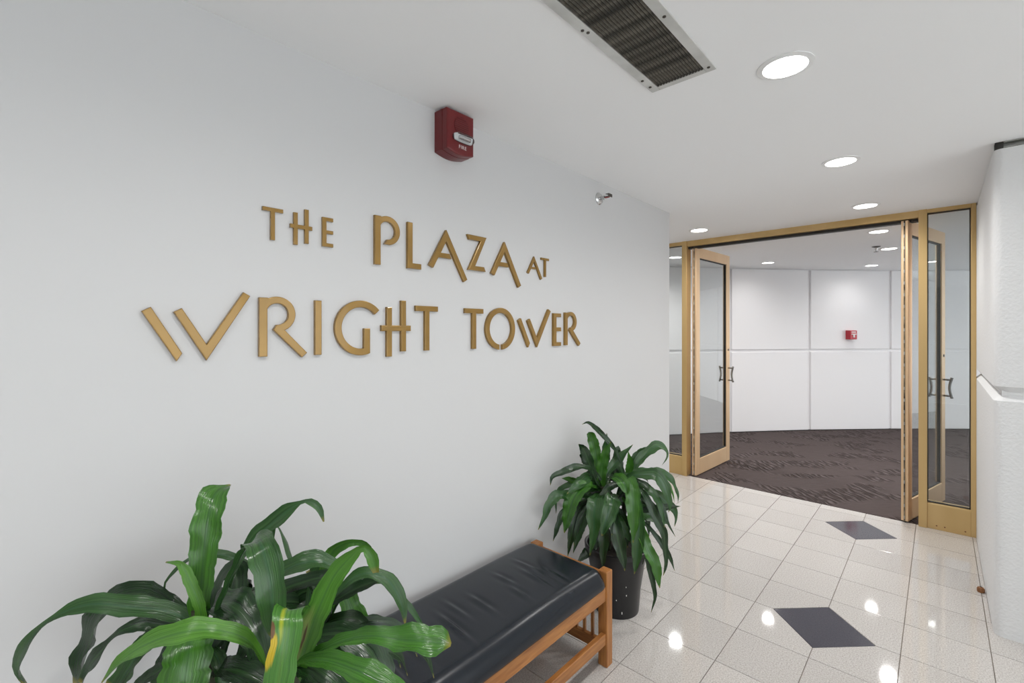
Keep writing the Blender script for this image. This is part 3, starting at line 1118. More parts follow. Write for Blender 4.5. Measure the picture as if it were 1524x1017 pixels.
# ------------------------------------------------------------------ wall sprinkler and ceiling sprinkler
sp = empty('sprinkler', (0, 2.484, 2.325))
tag(sp, 'chrome sidewall sprinkler head on the lettered wall', 'sprinkler')
MB().lathe([(0.038, 0.0005), (0.038, 0.004), (0.030, 0.012), (0.014, 0.014)], (0, 2.484, 2.325), 'X', 28).build('escutcheon', M['steel'], sp, smooth=True)
MB().lathe([(0.011, 0.012), (0.011, 0.035), (0.013, 0.037), (0.013, 0.045), (0.008, 0.047)], (0, 2.484, 2.325), 'X', 16).build('body', M['steel'], sp, smooth=True)
MB().tube([(0.045, 2.474, 2.325), (0.066, 2.472, 2.325), (0.082, 2.483, 2.325)], 0.003, 8).tube([(0.045, 2.494, 2.325), (0.066, 2.496, 2.325), (0.082, 2.485, 2.325)], 0.003, 8).build('arm', M['dark_steel'], sp, smooth=True)
MB().tube([(0.046, 2.484, 2.325), (0.08, 2.484, 2.325)], 0.0035, 8).build('bulb', M['red_bright'], sp, smooth=True)
MB().box((0.080, 2.462, 2.322), (0.084, 2.506, 2.340), 0.001).box((0.060, 2.464, 2.338), (0.084, 2.504, 2.341), 0.001).build('deflector', M['dark_steel'], sp)

sx, sy_ = 1.05, 6.45
cs = empty('sprinkler', (sx, sy_, CEIL))
tag(cs, 'small pendent sprinkler head on the ceiling over the carpet', 'sprinkler')
MB().lathe([(0.04, 0), (0.04, -0.004), (0.02, -0.012)], (sx, sy_, CEIL), 'Z', 20).build('escutcheon', M['dark_steel'], cs, smooth=True)
MB().lathe([(0.010, -0.01), (0.010, -0.04), (0.004, -0.055)], (sx, sy_, CEIL), 'Z', 12).build('body', M['steel'], cs, smooth=True)
MB().lathe([(0.022, -0.057), (0.022, -0.060)], (sx, sy_, CEIL), 'Z', 16).build('deflector', M['dark_steel'], cs, smooth=True)

# ------------------------------------------------------------------ pull station on the panelled wall
u_ = (J[2] - J[1]).normalized()
n_ = Vector((u_.y, -u_.x))
pc = J[1] + u_ * ((Vector((0.612, 8.56)) - J[1]).dot(u_))
ps = empty('pull_station', (pc.x, pc.y, 1.37))
tag(ps, 'small red fire pull station on the white panelled wall', 'pull station')
TOP = lambda a, b, t_: Vector((pc.x + u_.x * a + n_.x * t_, pc.y + u_.y * a + n_.y * t_, b))


def rect(a0, a1, b0, b1):
    return [(a0, b0), (a1, b0), (a1, b1), (a0, b1)]


MB().prism(rect(-0.056, 0.056, 1.375, 1.510), TOP, 0.001, 0.075, 0.004).build('back_box', M['red_bright'], ps)
MB().prism(rect(-0.053, 0.053, 1.378, 1.507), TOP, 0.076, 0.088, 0.004).build('cover', M['red_bright'], ps)
hd = MB().prism([(-0.036, 1.462), (-0.036, 1.446), (-0.012, 1.446), (-0.012, 1.405), (0.012, 1.405), (0.012, 1.446), (0.036, 1.446), (0.036, 1.462)], TOP, 0.0885, 0.098, 0.002).build('pull_handle', M['white_print'], ps)
hd['label'] = 'white T-shaped pull handle'
MB().prism(rect(-0.034, 0.034, 1.476, 1.494), TOP, 0.0885, 0.0895).build('plate', M['white_print'], ps)

# ------------------------------------------------------------------ bench
BY0, BY1 = 0.64, 1.840
BX0, BX1 = 0.03, 0.477
PW = 0.047
b = empty('bench', ((BX0 + BX1) / 2, (BY0 + BY1) / 2, 0))
tag(b, 'low oak bench with a black vinyl cushion against the white wall', 'bench')
for x in (BX0, BX1 - PW):
    for y in (BY0, BY1 - PW):
        MB().box((x, y, 0), (x + PW, y + PW, 0.425), 0.004).build('leg', M['oak_v'], b)
for x0 in (BX0 + 0.006, BX1 - 0.030):
    MB().box((x0, BY0 + PW, 0.298), (x0 + 0.024, BY1 - PW, 0.362), 0.003).build('seat_rail', M['oak'], b)
    MB().box((x0, BY0 + PW, 0.103), (x0 + 0.024, BY1 - PW, 0.152), 0.003).build('stretcher', M['oak'], b)
for y0 in (BY0 + 0.010, BY1 - 0.034):
    MB().box((BX0 + PW, y0, 0.300), (BX1 - PW, y0 + 0.024, 0.408), 0.003).build('end_rail', M['oak_x'], b)
    MB().box((BX0 + PW, y0, 0.052), (BX1 - PW, y0 + 0.024, 0.100), 0.003).build('end_stretcher', M['oak_x'], b)
    for k in range(7):
        x = BX0 + PW + (BX1 - BX0 - 2 * PW) * (k + 1) / 8
        MB().box((x - 0.0065, y0 + 0.006, 0.100), (x + 0.0065, y0 + 0.018, 0.300), 0.001).build('slat', M['oak_v'], b)
MB().box((BX0 + 0.030, BY0 + 0.034, 0.345), (BX1 - 0.030, BY1 - 0.034, 0.360)).build('seat_board', M['oak_x'], b)


def cushion():
    lo = Vector((BX0 - 0.014, BY0 + 0.038, 0.361))
    hi = Vector((BX1 + 0.004, BY1 - 0.038, 0.440))
    r = 0.042
    bm = bmesh.new()
    nx, ny = 44, 100
    c = (lo + hi) / 2
    # closed loft over the plan: outer skirt rings, then the top grid
    def plan(s_, t_):
        return lo.x + (hi.x - lo.x) * s_, lo.y + (hi.y - lo.y) * t_
    creases = [(0.30, 1.50, 0.10, 0.5), (0.22, 1.40, 0.08, 0.45), (0.33, 1.37, 0.07, 0.4), (0.27, 1.22, 0.09, 0.6), (0.23, 1.13, 0.10, 0.4),
               (0.30, 1.06, 0.12, 0.7), (0.26, 0.90, 0.14, 0.6), (0.36, 1.58, 0.08, 0.3), (0.20, 1.55, 0.09, 0.3), (0.33, 0.80, 0.12, 0.4)]
    def top_z(x, y):
        dx = min(x - lo.x, hi.x - x)
        dy = min(y - lo.y, hi.y - y)
        z = hi.z
        u = (x - c.x) / ((hi.x - lo.x) / 2)
        v_ = (y - c.y) / ((hi.y - lo.y) / 2)
        z += 0.020 * (1 - u * u) * (1 - v_ ** 4) + 0.003 * math.sin(y * 9 + x * 4) * (1 - u * u)
        for rr, dd in ((0.058, dx), (0.05, dy)):
            if dd < rr:
                k = 1 - dd / rr
                z -= (hi.z - 0.372) * (1 - math.sqrt(max(0.0, 1 - k * k)))
        for cx_, cy_, ln_, am in creases:
            a = (x - cx_) / (ln_ * 0.65)
            q = (y - cy_ + (x - cx_) * 0.05) / 0.011
            z += am * 0.0085 * math.exp(-a * a) * (math.exp(-q * q) - 0.9 * math.exp(-(q - 1.5) ** 2) - 0.25 * math.exp(-(q + 2) ** 2))
        return max(z, 0.370)
    def ease(s_):
        return 0.5 - 0.5 * math.cos(math.pi * s_) * (0.55 + 0.45 * abs(math.cos(math.pi * s_)))
    xs = sorted({lo.x + (hi.x - lo.x) * s_ for s_ in [0, .004, .012, .025, .045, .07, .1] + [0.1 + 0.8 * i / nx for i in range(nx + 1)] + [.9, .93, .955, .975, .988, .996, 1]})
    ys = sorted({lo.y + (hi.y - lo.y) * s_ for s_ in [0, .002, .006, .012, .02, .03, .045] + [0.045 + 0.91 * i / (2 * ny) for i in range(2 * ny + 1)] + [.97, .98, .988, .994, .998, 1]})
    def clean(a):
        out = [a[0]]
        for q in a[1:]:
            if q - out[-1] > 1e-4:
                out.append(q)
        return out
    xs, ys = clean(xs), clean(ys)
    def corner(x, y):
        # round the plan corners
        rc = 0.045
        cx_ = min(max(x, lo.x + rc), hi.x - rc)
        cy_ = min(max(y, lo.y + rc), hi.y - rc)
        dx, dy = x - cx_, y - cy_
        d_ = max(abs(dx), abs(dy))
        h_ = math.hypot(dx, dy)
        if dx != 0 and dy != 0 and h_ > 0:
            return cx_ + dx * d_ / h_, cy_ + dy * d_ / h_
        return x, y
    g = []
    for x in xs:
        row = []
        for y in ys:
            xx, yy = corner(x, y)
            row.append(bm.verts.new((xx, yy, top_z(x, y))))
        g.append(row)
    for i in range(len(xs) - 1):
        for j in range(len(ys) - 1):
            bm.faces.new((g[i][j], g[i + 1][j], g[i + 1][j + 1], g[i][j + 1]))
    rim = [g[i][0] for i in range(len(xs))] + [g[-1][j] for j in range(1, len(ys))] + [g[i][-1] for i in range(len(xs) - 2, -1, -1)] + [g[0][j] for j in range(len(ys) - 2, 0, -1)]
    low = []
    for v_ in rim:
        low.append(bm.verts.new((v_.co.x + (c.x - v_.co.x) * 0.012, v_.co.y + (c.y - v_.co.y) * 0.006, 0.3625)))
    n = len(rim)
    for i in range(n):
        bm.faces.new((rim[i], low[i], low[(i + 1) % n], rim[(i + 1) % n]))
    bm.faces.new(low)
    bmesh.ops.recalc_face_normals(bm, faces=bm.faces)
    me = bpy.data.meshes.new('cushion')
    bm.to_mesh(me)
    bm.free()
    me.polygons.foreach_set('use_smooth', [True] * len(me.polygons))
    me.materials.append(M['leather'])
    return me


cu = bpy.data.objects.new('cushion', cushion())
col.objects.link(cu)
cu.parent = b
cu.location = -b.location
cu['label'] = 'padded black vinyl cushion with creases'

# ------------------------------------------------------------------ potted plants
LEAVES_BIG = [
('b',[(0.386,0.277,0.858,0.0277),(0.385,0.276,0.903,0.0401),(0.390,0.280,0.987,0.0508),(0.385,0.289,1.068,0.0591),(0.369,0.302,1.117,0.0571),(0.346,0.321,1.135,0.0490),(0.321,0.353,1.135,0.0051)]),
('m',[(0.380,0.271,0.865,0.0185),(0.347,0.227,0.900,0.0366),(0.301,0.170,0.916,0.0408),(0.263,0.122,0.928,0.0389),(0.237,0.085,0.924,0.0266),(0.221,0.056,0.909,0.0117),(0.201,0.038,0.888,0.0146),(0.179,0.017,0.848,0.0322),(0.169,0.008,0.808,0.0381),(0.169,0.021,0.767,0.0207)]),
('d',[(0.353,0.287,0.843,0.0254),(0.276,0.243,0.874,0.0421),(0.231,0.215,0.890,0.0555),(0.202,0.189,0.896,0.0555),(0.171,0.159,0.885,0.0555),(0.163,0.138,0.862,0.0615),(0.146,0.123,0.818,0.0744),(0.146,0.109,0.767,0.0705),(0.146,0.096,0.708,0.0381)]),
('d',[(0.377,0.269,0.843,0.0185),(0.352,0.232,0.863,0.0275),(0.340,0.207,0.875,0.0302),(0.331,0.185,0.885,0.0284),(0.316,0.157,0.880,0.0177),(0.299,0.141,0.864,0.0118),(0.284,0.128,0.839,0.0237),(0.265,0.110,0.809,0.0385),(0.252,0.098,0.767,0.0177)]),
('y',[(0.567,0.349,0.815,0.0115),(0.582,0.322,0.884,0.0277),(0.593,0.291,0.927,0.0335),(0.587,0.258,0.950,0.0354),(0.576,0.234,0.958,0.0388),(0.563,0.208,0.960,0.0422),(0.536,0.184,0.950,0.0384),(0.508,0.158,0.934,0.0345),(0.488,0.139,0.916,0.0256),(0.471,0.124,0.897,0.0179),(0.455,0.109,0.867,0.0051)]),
('b',[(0.412,0.273,0.870,0.0362),(0.464,0.253,0.898,0.0630),(0.491,0.237,0.902,0.0749),(0.510,0.228,0.887,0.0773),(0.528,0.217,0.846,0.0795),(0.523,0.212,0.791,0.0530)]),
('m',[(0.407,0.296,0.865,0.0139),(0.432,0.305,0.929,0.0153),(0.475,0.318,1.004,0.0209),(0.514,0.326,1.055,0.0293),(0.560,0.329,1.085,0.0482),(0.602,0.326,1.087,0.0521),(0.619,0.328,1.063,0.0542),(0.636,0.331,1.023,0.0509),(0.639,0.333,0.966,0.0402),(0.640,0.334,0.920,0.0040)]),
('m',[(0.343,0.318,0.827,0.0131),(0.346,0.349,0.924,0.0166),(0.369,0.383,1.004,0.0302),(0.388,0.415,1.036,0.0390),(0.415,0.440,1.067,0.0373),(0.436,0.472,1.089,0.0086),(0.453,0.489,1.089,0.0171),(0.467,0.501,1.074,0.0154),(0.475,0.508,1.042,0.0034)]),
('m',[(0.554,0.431,0.785,0.0123),(0.562,0.480,0.906,0.0159),(0.577,0.494,0.963,0.0286),(0.569,0.473,0.989,0.0361),(0.553,0.445,0.998,0.0420),(0.535,0.415,0.994,0.0447),(0.518,0.385,0.975,0.0427),(0.510,0.364,0.937,0.0272)]),
('d',[(0.513,0.449,0.756,0.0128),(0.525,0.514,0.861,0.0200),(0.531,0.519,0.911,0.0250),(0.521,0.483,0.935,0.0310),(0.496,0.447,0.929,0.0340),(0.474,0.413,0.918,0.0288),(0.456,0.382,0.897,0.0095)]),
('m',[(0.424,0.447,0.785,0.0085),(0.346,0.430,0.875,0.0123),(0.315,0.402,0.918,0.0141),(0.292,0.380,0.935,0.0158),(0.265,0.356,0.948,0.0246),(0.254,0.331,0.953,0.0244),(0.233,0.299,0.950,0.0155),(0.226,0.278,0.940,0.0103),(0.220,0.260,0.924,0.0136),(0.220,0.245,0.901,0.0118),(0.224,0.250,0.869,0.0034)]),
('y',[(0.425,0.272,0.877,0.0179),(0.431,0.264,0.932,0.0207),(0.418,0.251,0.980,0.0222),(0.409,0.244,1.003,0.0192),(0.399,0.234,1.017,0.0104),(0.368,0.219,1.015,0.0030)]),
('d',[(0.374,0.334,0.818,0.0162),(0.354,0.356,0.885,0.0333),(0.330,0.361,0.924,0.0508),(0.314,0.346,0.926,0.0542),(0.323,0.327,0.892,0.0532),(0.338,0.314,0.850,0.0457)]),
('d',[(0.332,0.363,0.785,0.0169),(0.299,0.387,0.859,0.0386),(0.304,0.392,0.889,0.0439),(0.319,0.392,0.856,0.0453),(0.335,0.393,0.818,0.0345)]),
('d',[(0.358,0.292,0.853,0.0317),(0.373,0.305,0.892,0.0540),(0.433,0.320,0.910,0.0709),(0.481,0.337,0.889,0.0695),(0.522,0.348,0.851,0.0592),(0.548,0.358,0.793,0.0234)]),
('d',[(0.434,0.280,0.771,0.0209),(0.489,0.290,0.813,0.0434),(0.541,0.311,0.822,0.0510),(0.586,0.339,0.806,0.0477)]),
('m',[(0.336,0.272,0.828,0.0190),(0.250,0.232,0.802,0.0359),(0.234,0.204,0.787,0.0485),(0.221,0.179,0.746,0.0609),(0.208,0.153,0.696,0.0540)]),
('d',[(0.328,0.277,0.817,0.0192),(0.263,0.258,0.781,0.0330),(0.259,0.241,0.742,0.0392),(0.256,0.224,0.680,0.0356)]),
('d',[(0.372,0.264,0.828,0.0185),(0.335,0.229,0.778,0.0247),(0.305,0.202,0.754,0.0308),(0.271,0.170,0.712,0.0185)]),
('t',[(0.589,0.396,0.789,0.0293),(0.607,0.399,0.832,0.0377),(0.629,0.406,0.890,0.0459),(0.654,0.415,0.950,0.0454),(0.674,0.434,1.009,0.0383),(0.696,0.454,1.045,0.0312),(0.716,0.472,1.069,0.0142),(0.728,0.484,1.059,0.0227),(0.734,0.489,1.037,0.0241),(0.737,0.492,1.019,0.0128)]),
('b',[(0.467,0.461,0.728,0.0133),(0.453,0.502,0.854,0.0190),(0.465,0.527,0.948,0.0296),(0.487,0.547,0.976,0.0261),(0.511,0.569,0.984,0.0157),(0.532,0.589,0.976,0.0209),(0.544,0.600,0.953,0.0174)]),
('m',[(0.526,0.433,0.763,0.0126),(0.541,0.474,0.862,0.0144),(0.570,0.515,0.926,0.0226),(0.596,0.539,0.948,0.0275),(0.619,0.560,0.948,0.0275),(0.641,0.580,0.934,0.0324),(0.657,0.595,0.902,0.0307),(0.666,0.603,0.870,0.0226),(0.669,0.606,0.836,0.0049)]),
('m',[(0.562,0.562,0.906,0.0084),(0.603,0.599,0.906,0.0101),(0.632,0.626,0.868,0.0134),(0.650,0.643,0.835,0.0134),(0.675,0.652,0.808,0.0050)]),
('d',[(0.518,0.439,0.763,0.0127),(0.531,0.479,0.864,0.0162),(0.552,0.512,0.890,0.0229),(0.568,0.540,0.904,0.0297),(0.594,0.564,0.918,0.0231),(0.610,0.579,0.923,0.0033)]),
('b',[(0.470,0.491,0.753,0.0136),(0.458,0.547,0.836,0.0283),(0.463,0.566,0.844,0.0429),(0.475,0.577,0.805,0.0536),(0.496,0.582,0.770,0.0567),(0.510,0.582,0.713,0.0457)]),
('b',[(0.584,0.405,0.807,0.0133),(0.621,0.412,0.840,0.0174),(0.684,0.429,0.884,0.0238),(0.735,0.449,0.911,0.0288),(0.782,0.465,0.927,0.0322),(0.824,0.491,0.927,0.0450),(0.856,0.507,0.932,0.0550),(0.874,0.524,0.930,0.0550),(0.887,0.535,0.928,0.0445),(0.894,0.542,0.926,0.0288),(0.900,0.548,0.922,0.0065)]),
('b',[(0.604,0.383,0.825,0.0143),(0.639,0.388,0.849,0.0252),(0.678,0.396,0.869,0.0329),(0.732,0.406,0.885,0.0371),(0.790,0.419,0.892,0.0422),(0.820,0.432,0.887,0.0455),(0.851,0.448,0.877,0.0449),(0.883,0.464,0.852,0.0370)]),
('v',[(0.597,0.403,0.821,0.0263),(0.608,0.400,0.882,0.0377),(0.621,0.385,0.934,0.0482),(0.653,0.360,0.973,0.0502),(0.679,0.343,0.970,0.0498),(0.688,0.338,0.948,0.0518),(0.695,0.330,0.919,0.0512),(0.699,0.321,0.878,0.0505),(0.694,0.316,0.824,0.0430),(0.690,0.312,0.788,0.0253)]),
('d',[(0.548,0.426,0.785,0.0154),(0.551,0.443,0.826,0.0311),(0.577,0.467,0.838,0.0405),(0.616,0.490,0.842,0.0493),(0.659,0.515,0.822,0.0641),(0.686,0.526,0.792,0.0634),(0.705,0.530,0.743,0.0448)]),
('d',[(0.498,0.448,0.749,0.0129),(0.498,0.475,0.797,0.0181),(0.517,0.493,0.822,0.0247),(0.540,0.514,0.836,0.0280),(0.565,0.538,0.837,0.0280),(0.592,0.548,0.830,0.0196),(0.604,0.560,0.801,0.0049)]),
('d',[(0.465,0.485,0.737,0.0102),(0.458,0.520,0.848,0.0209),(0.465,0.527,0.858,0.0279),(0.470,0.531,0.823,0.0313),(0.484,0.531,0.777,0.0276)]),
('d',[(0.553,0.390,0.806,0.0299),(0.604,0.410,0.818,0.0527),(0.654,0.429,0.809,0.0630),(0.698,0.456,0.775,0.0567)]),
('m',[(0.335,0.434,0.770,0.0106),(0.309,0.451,0.973,0.0109),(0.319,0.460,1.003,0.0091),(0.335,0.474,0.961,0.0200),(0.360,0.484,0.913,0.0252)]),
('d',[(0.419,0.334,0.748,0.0157),(0.410,0.367,0.787,0.0324),(0.425,0.395,0.827,0.0425),(0.448,0.415,0.834,0.0425),(0.477,0.429,0.803,0.0226)]),
('d',[(0.363,0.323,0.757,0.0129),(0.346,0.349,0.798,0.0233),(0.353,0.382,0.817,0.0373),(0.388,0.415,0.841,0.0373),(0.418,0.442,0.825,0.0136)]),
('d',[(0.456,0.450,0.704,0.0133),(0.397,0.450,0.789,0.0242),(0.394,0.475,0.842,0.0351),(0.419,0.497,0.859,0.0351),(0.441,0.518,0.842,0.0141)]),
('d',[(0.492,0.443,0.726,0.0194),(0.544,0.504,0.757,0.0392),(0.587,0.531,0.764,0.0421),(0.621,0.548,0.734,0.0224)]),
('m',[(0.447,0.469,0.721,0.0102),(0.421,0.500,0.859,0.0176),(0.421,0.513,0.917,0.0266),(0.446,0.536,0.923,0.0283),(0.473,0.548,0.905,0.0105)]),
('d',[(0.388,0.346,0.749,0.0097),(0.373,0.373,0.806,0.0100),(0.371,0.399,0.830,0.0085),(0.373,0.428,0.846,0.0086)]),
('d',[(0.520,0.469,0.749,0.0097),(0.514,0.490,0.820,0.0099),(0.470,0.491,0.881,0.0102),(0.436,0.486,0.919,0.0086)]),
('d',[(0.543,0.422,0.763,0.0216),(0.548,0.453,0.808,0.0251),(0.561,0.465,0.815,0.0283),(0.593,0.468,0.799,0.0277),(0.621,0.466,0.764,0.0151)]),
('d',[(0.442,0.396,0.711,0.0226),(0.404,0.402,0.743,0.0366),(0.365,0.393,0.745,0.0441),(0.344,0.374,0.705,0.0373)]),
('m',[(0.376,0.294,0.808,0.0189),(0.435,0.294,0.813,0.0272),(0.466,0.296,0.793,0.0296),(0.479,0.295,0.752,0.0176)]),
('d',[(0.400,0.290,0.800,0.0121),(0.362,0.331,0.814,0.0322),(0.324,0.373,0.813,0.0432),(0.286,0.413,0.794,0.0468),(0.255,0.448,0.761,0.0361),(0.233,0.471,0.713,0.0233),(0.224,0.481,0.657,0.0020)]),
('d',[(0.550,0.410,0.740,0.0119),(0.500,0.397,0.757,0.0322),(0.450,0.379,0.748,0.0384),(0.405,0.366,0.721,0.0442),(0.374,0.361,0.677,0.0360),(0.363,0.358,0.624,0.0249),(0.352,0.354,0.571,0.0020)]),
('d',[(0.490,0.450,0.700,0.0102),(0.505,0.491,0.727,0.0323),(0.522,0.538,0.740,0.0434),(0.541,0.586,0.734,0.0421),(0.558,0.630,0.713,0.0353),(0.566,0.664,0.675,0.0217),(0.570,0.681,0.626,0.0020)]),
('d',[(0.400,0.290,0.800,0.0120),(0.399,0.336,0.839,0.0309),(0.397,0.393,0.857,0.0455),(0.401,0.452,0.847,0.0423),(0.408,0.504,0.817,0.0378),(0.410,0.536,0.766,0.0215),(0.412,0.549,0.708,0.0020)]),
('d',[(0.550,0.410,0.740,0.0112),(0.565,0.455,0.785,0.0312),(0.587,0.514,0.806,0.0462),(0.615,0.573,0.802,0.0482),(0.642,0.626,0.775,0.0362),(0.661,0.669,0.729,0.0212),(0.670,0.687,0.667,0.0020)]),
('d',[(0.490,0.450,0.700,0.0108),(0.501,0.492,0.740,0.0285),(0.511,0.544,0.766,0.0461),(0.524,0.602,0.770,0.0416),(0.540,0.654,0.748,0.0393),(0.555,0.695,0.708,0.0247),(0.563,0.715,0.653,0.0020)]),
('d',[(0.400,0.290,0.800,0.0120),(0.389,0.327,0.836,0.0319),(0.372,0.371,0.858,0.0430),(0.354,0.420,0.864,0.0454),(0.341,0.469,0.848,0.0354),(0.333,0.508,0.814,0.0237),(0.328,0.531,0.767,0.0020)]),
('d',[(0.550,0.410,0.740,0.0103),(0.561,0.462,0.754,0.0321),(0.578,0.513,0.746,0.0383),(0.591,0.557,0.717,0.0438),(0.601,0.589,0.674,0.0387),(0.604,0.600,0.621,0.0214),(0.607,0.612,0.567,0.0020)]),
('d',[(0.490,0.450,0.700,0.0114),(0.497,0.491,0.729,0.0273),(0.503,0.540,0.741,0.0419),(0.511,0.589,0.738,0.0440),(0.522,0.634,0.716,0.0418),(0.533,0.666,0.679,0.0216),(0.539,0.681,0.631,0.0020)]),
('d',[(0.400,0.290,0.800,0.0113),(0.372,0.339,0.831,0.0282),(0.338,0.394,0.840,0.0397),(0.304,0.448,0.827,0.0407),(0.270,0.490,0.792,0.0353),(0.242,0.521,0.742,0.0238),(0.226,0.537,0.682,0.0020)]),
('d',[(0.550,0.410,0.740,0.0121),(0.505,0.412,0.791,0.0274),(0.442,0.409,0.815,0.0431),(0.374,0.409,0.816,0.0480),(0.310,0.412,0.792,0.0370),(0.260,0.417,0.746,0.0236),(0.231,0.419,0.684,0.0020)]),
('d',[(0.490,0.450,0.700,0.0104),(0.486,0.501,0.739,0.0295),(0.483,0.564,0.753,0.0455),(0.476,0.626,0.741,0.0454),(0.475,0.678,0.703,0.0392),(0.477,0.714,0.650,0.0225),(0.477,0.728,0.587,0.0020)])]
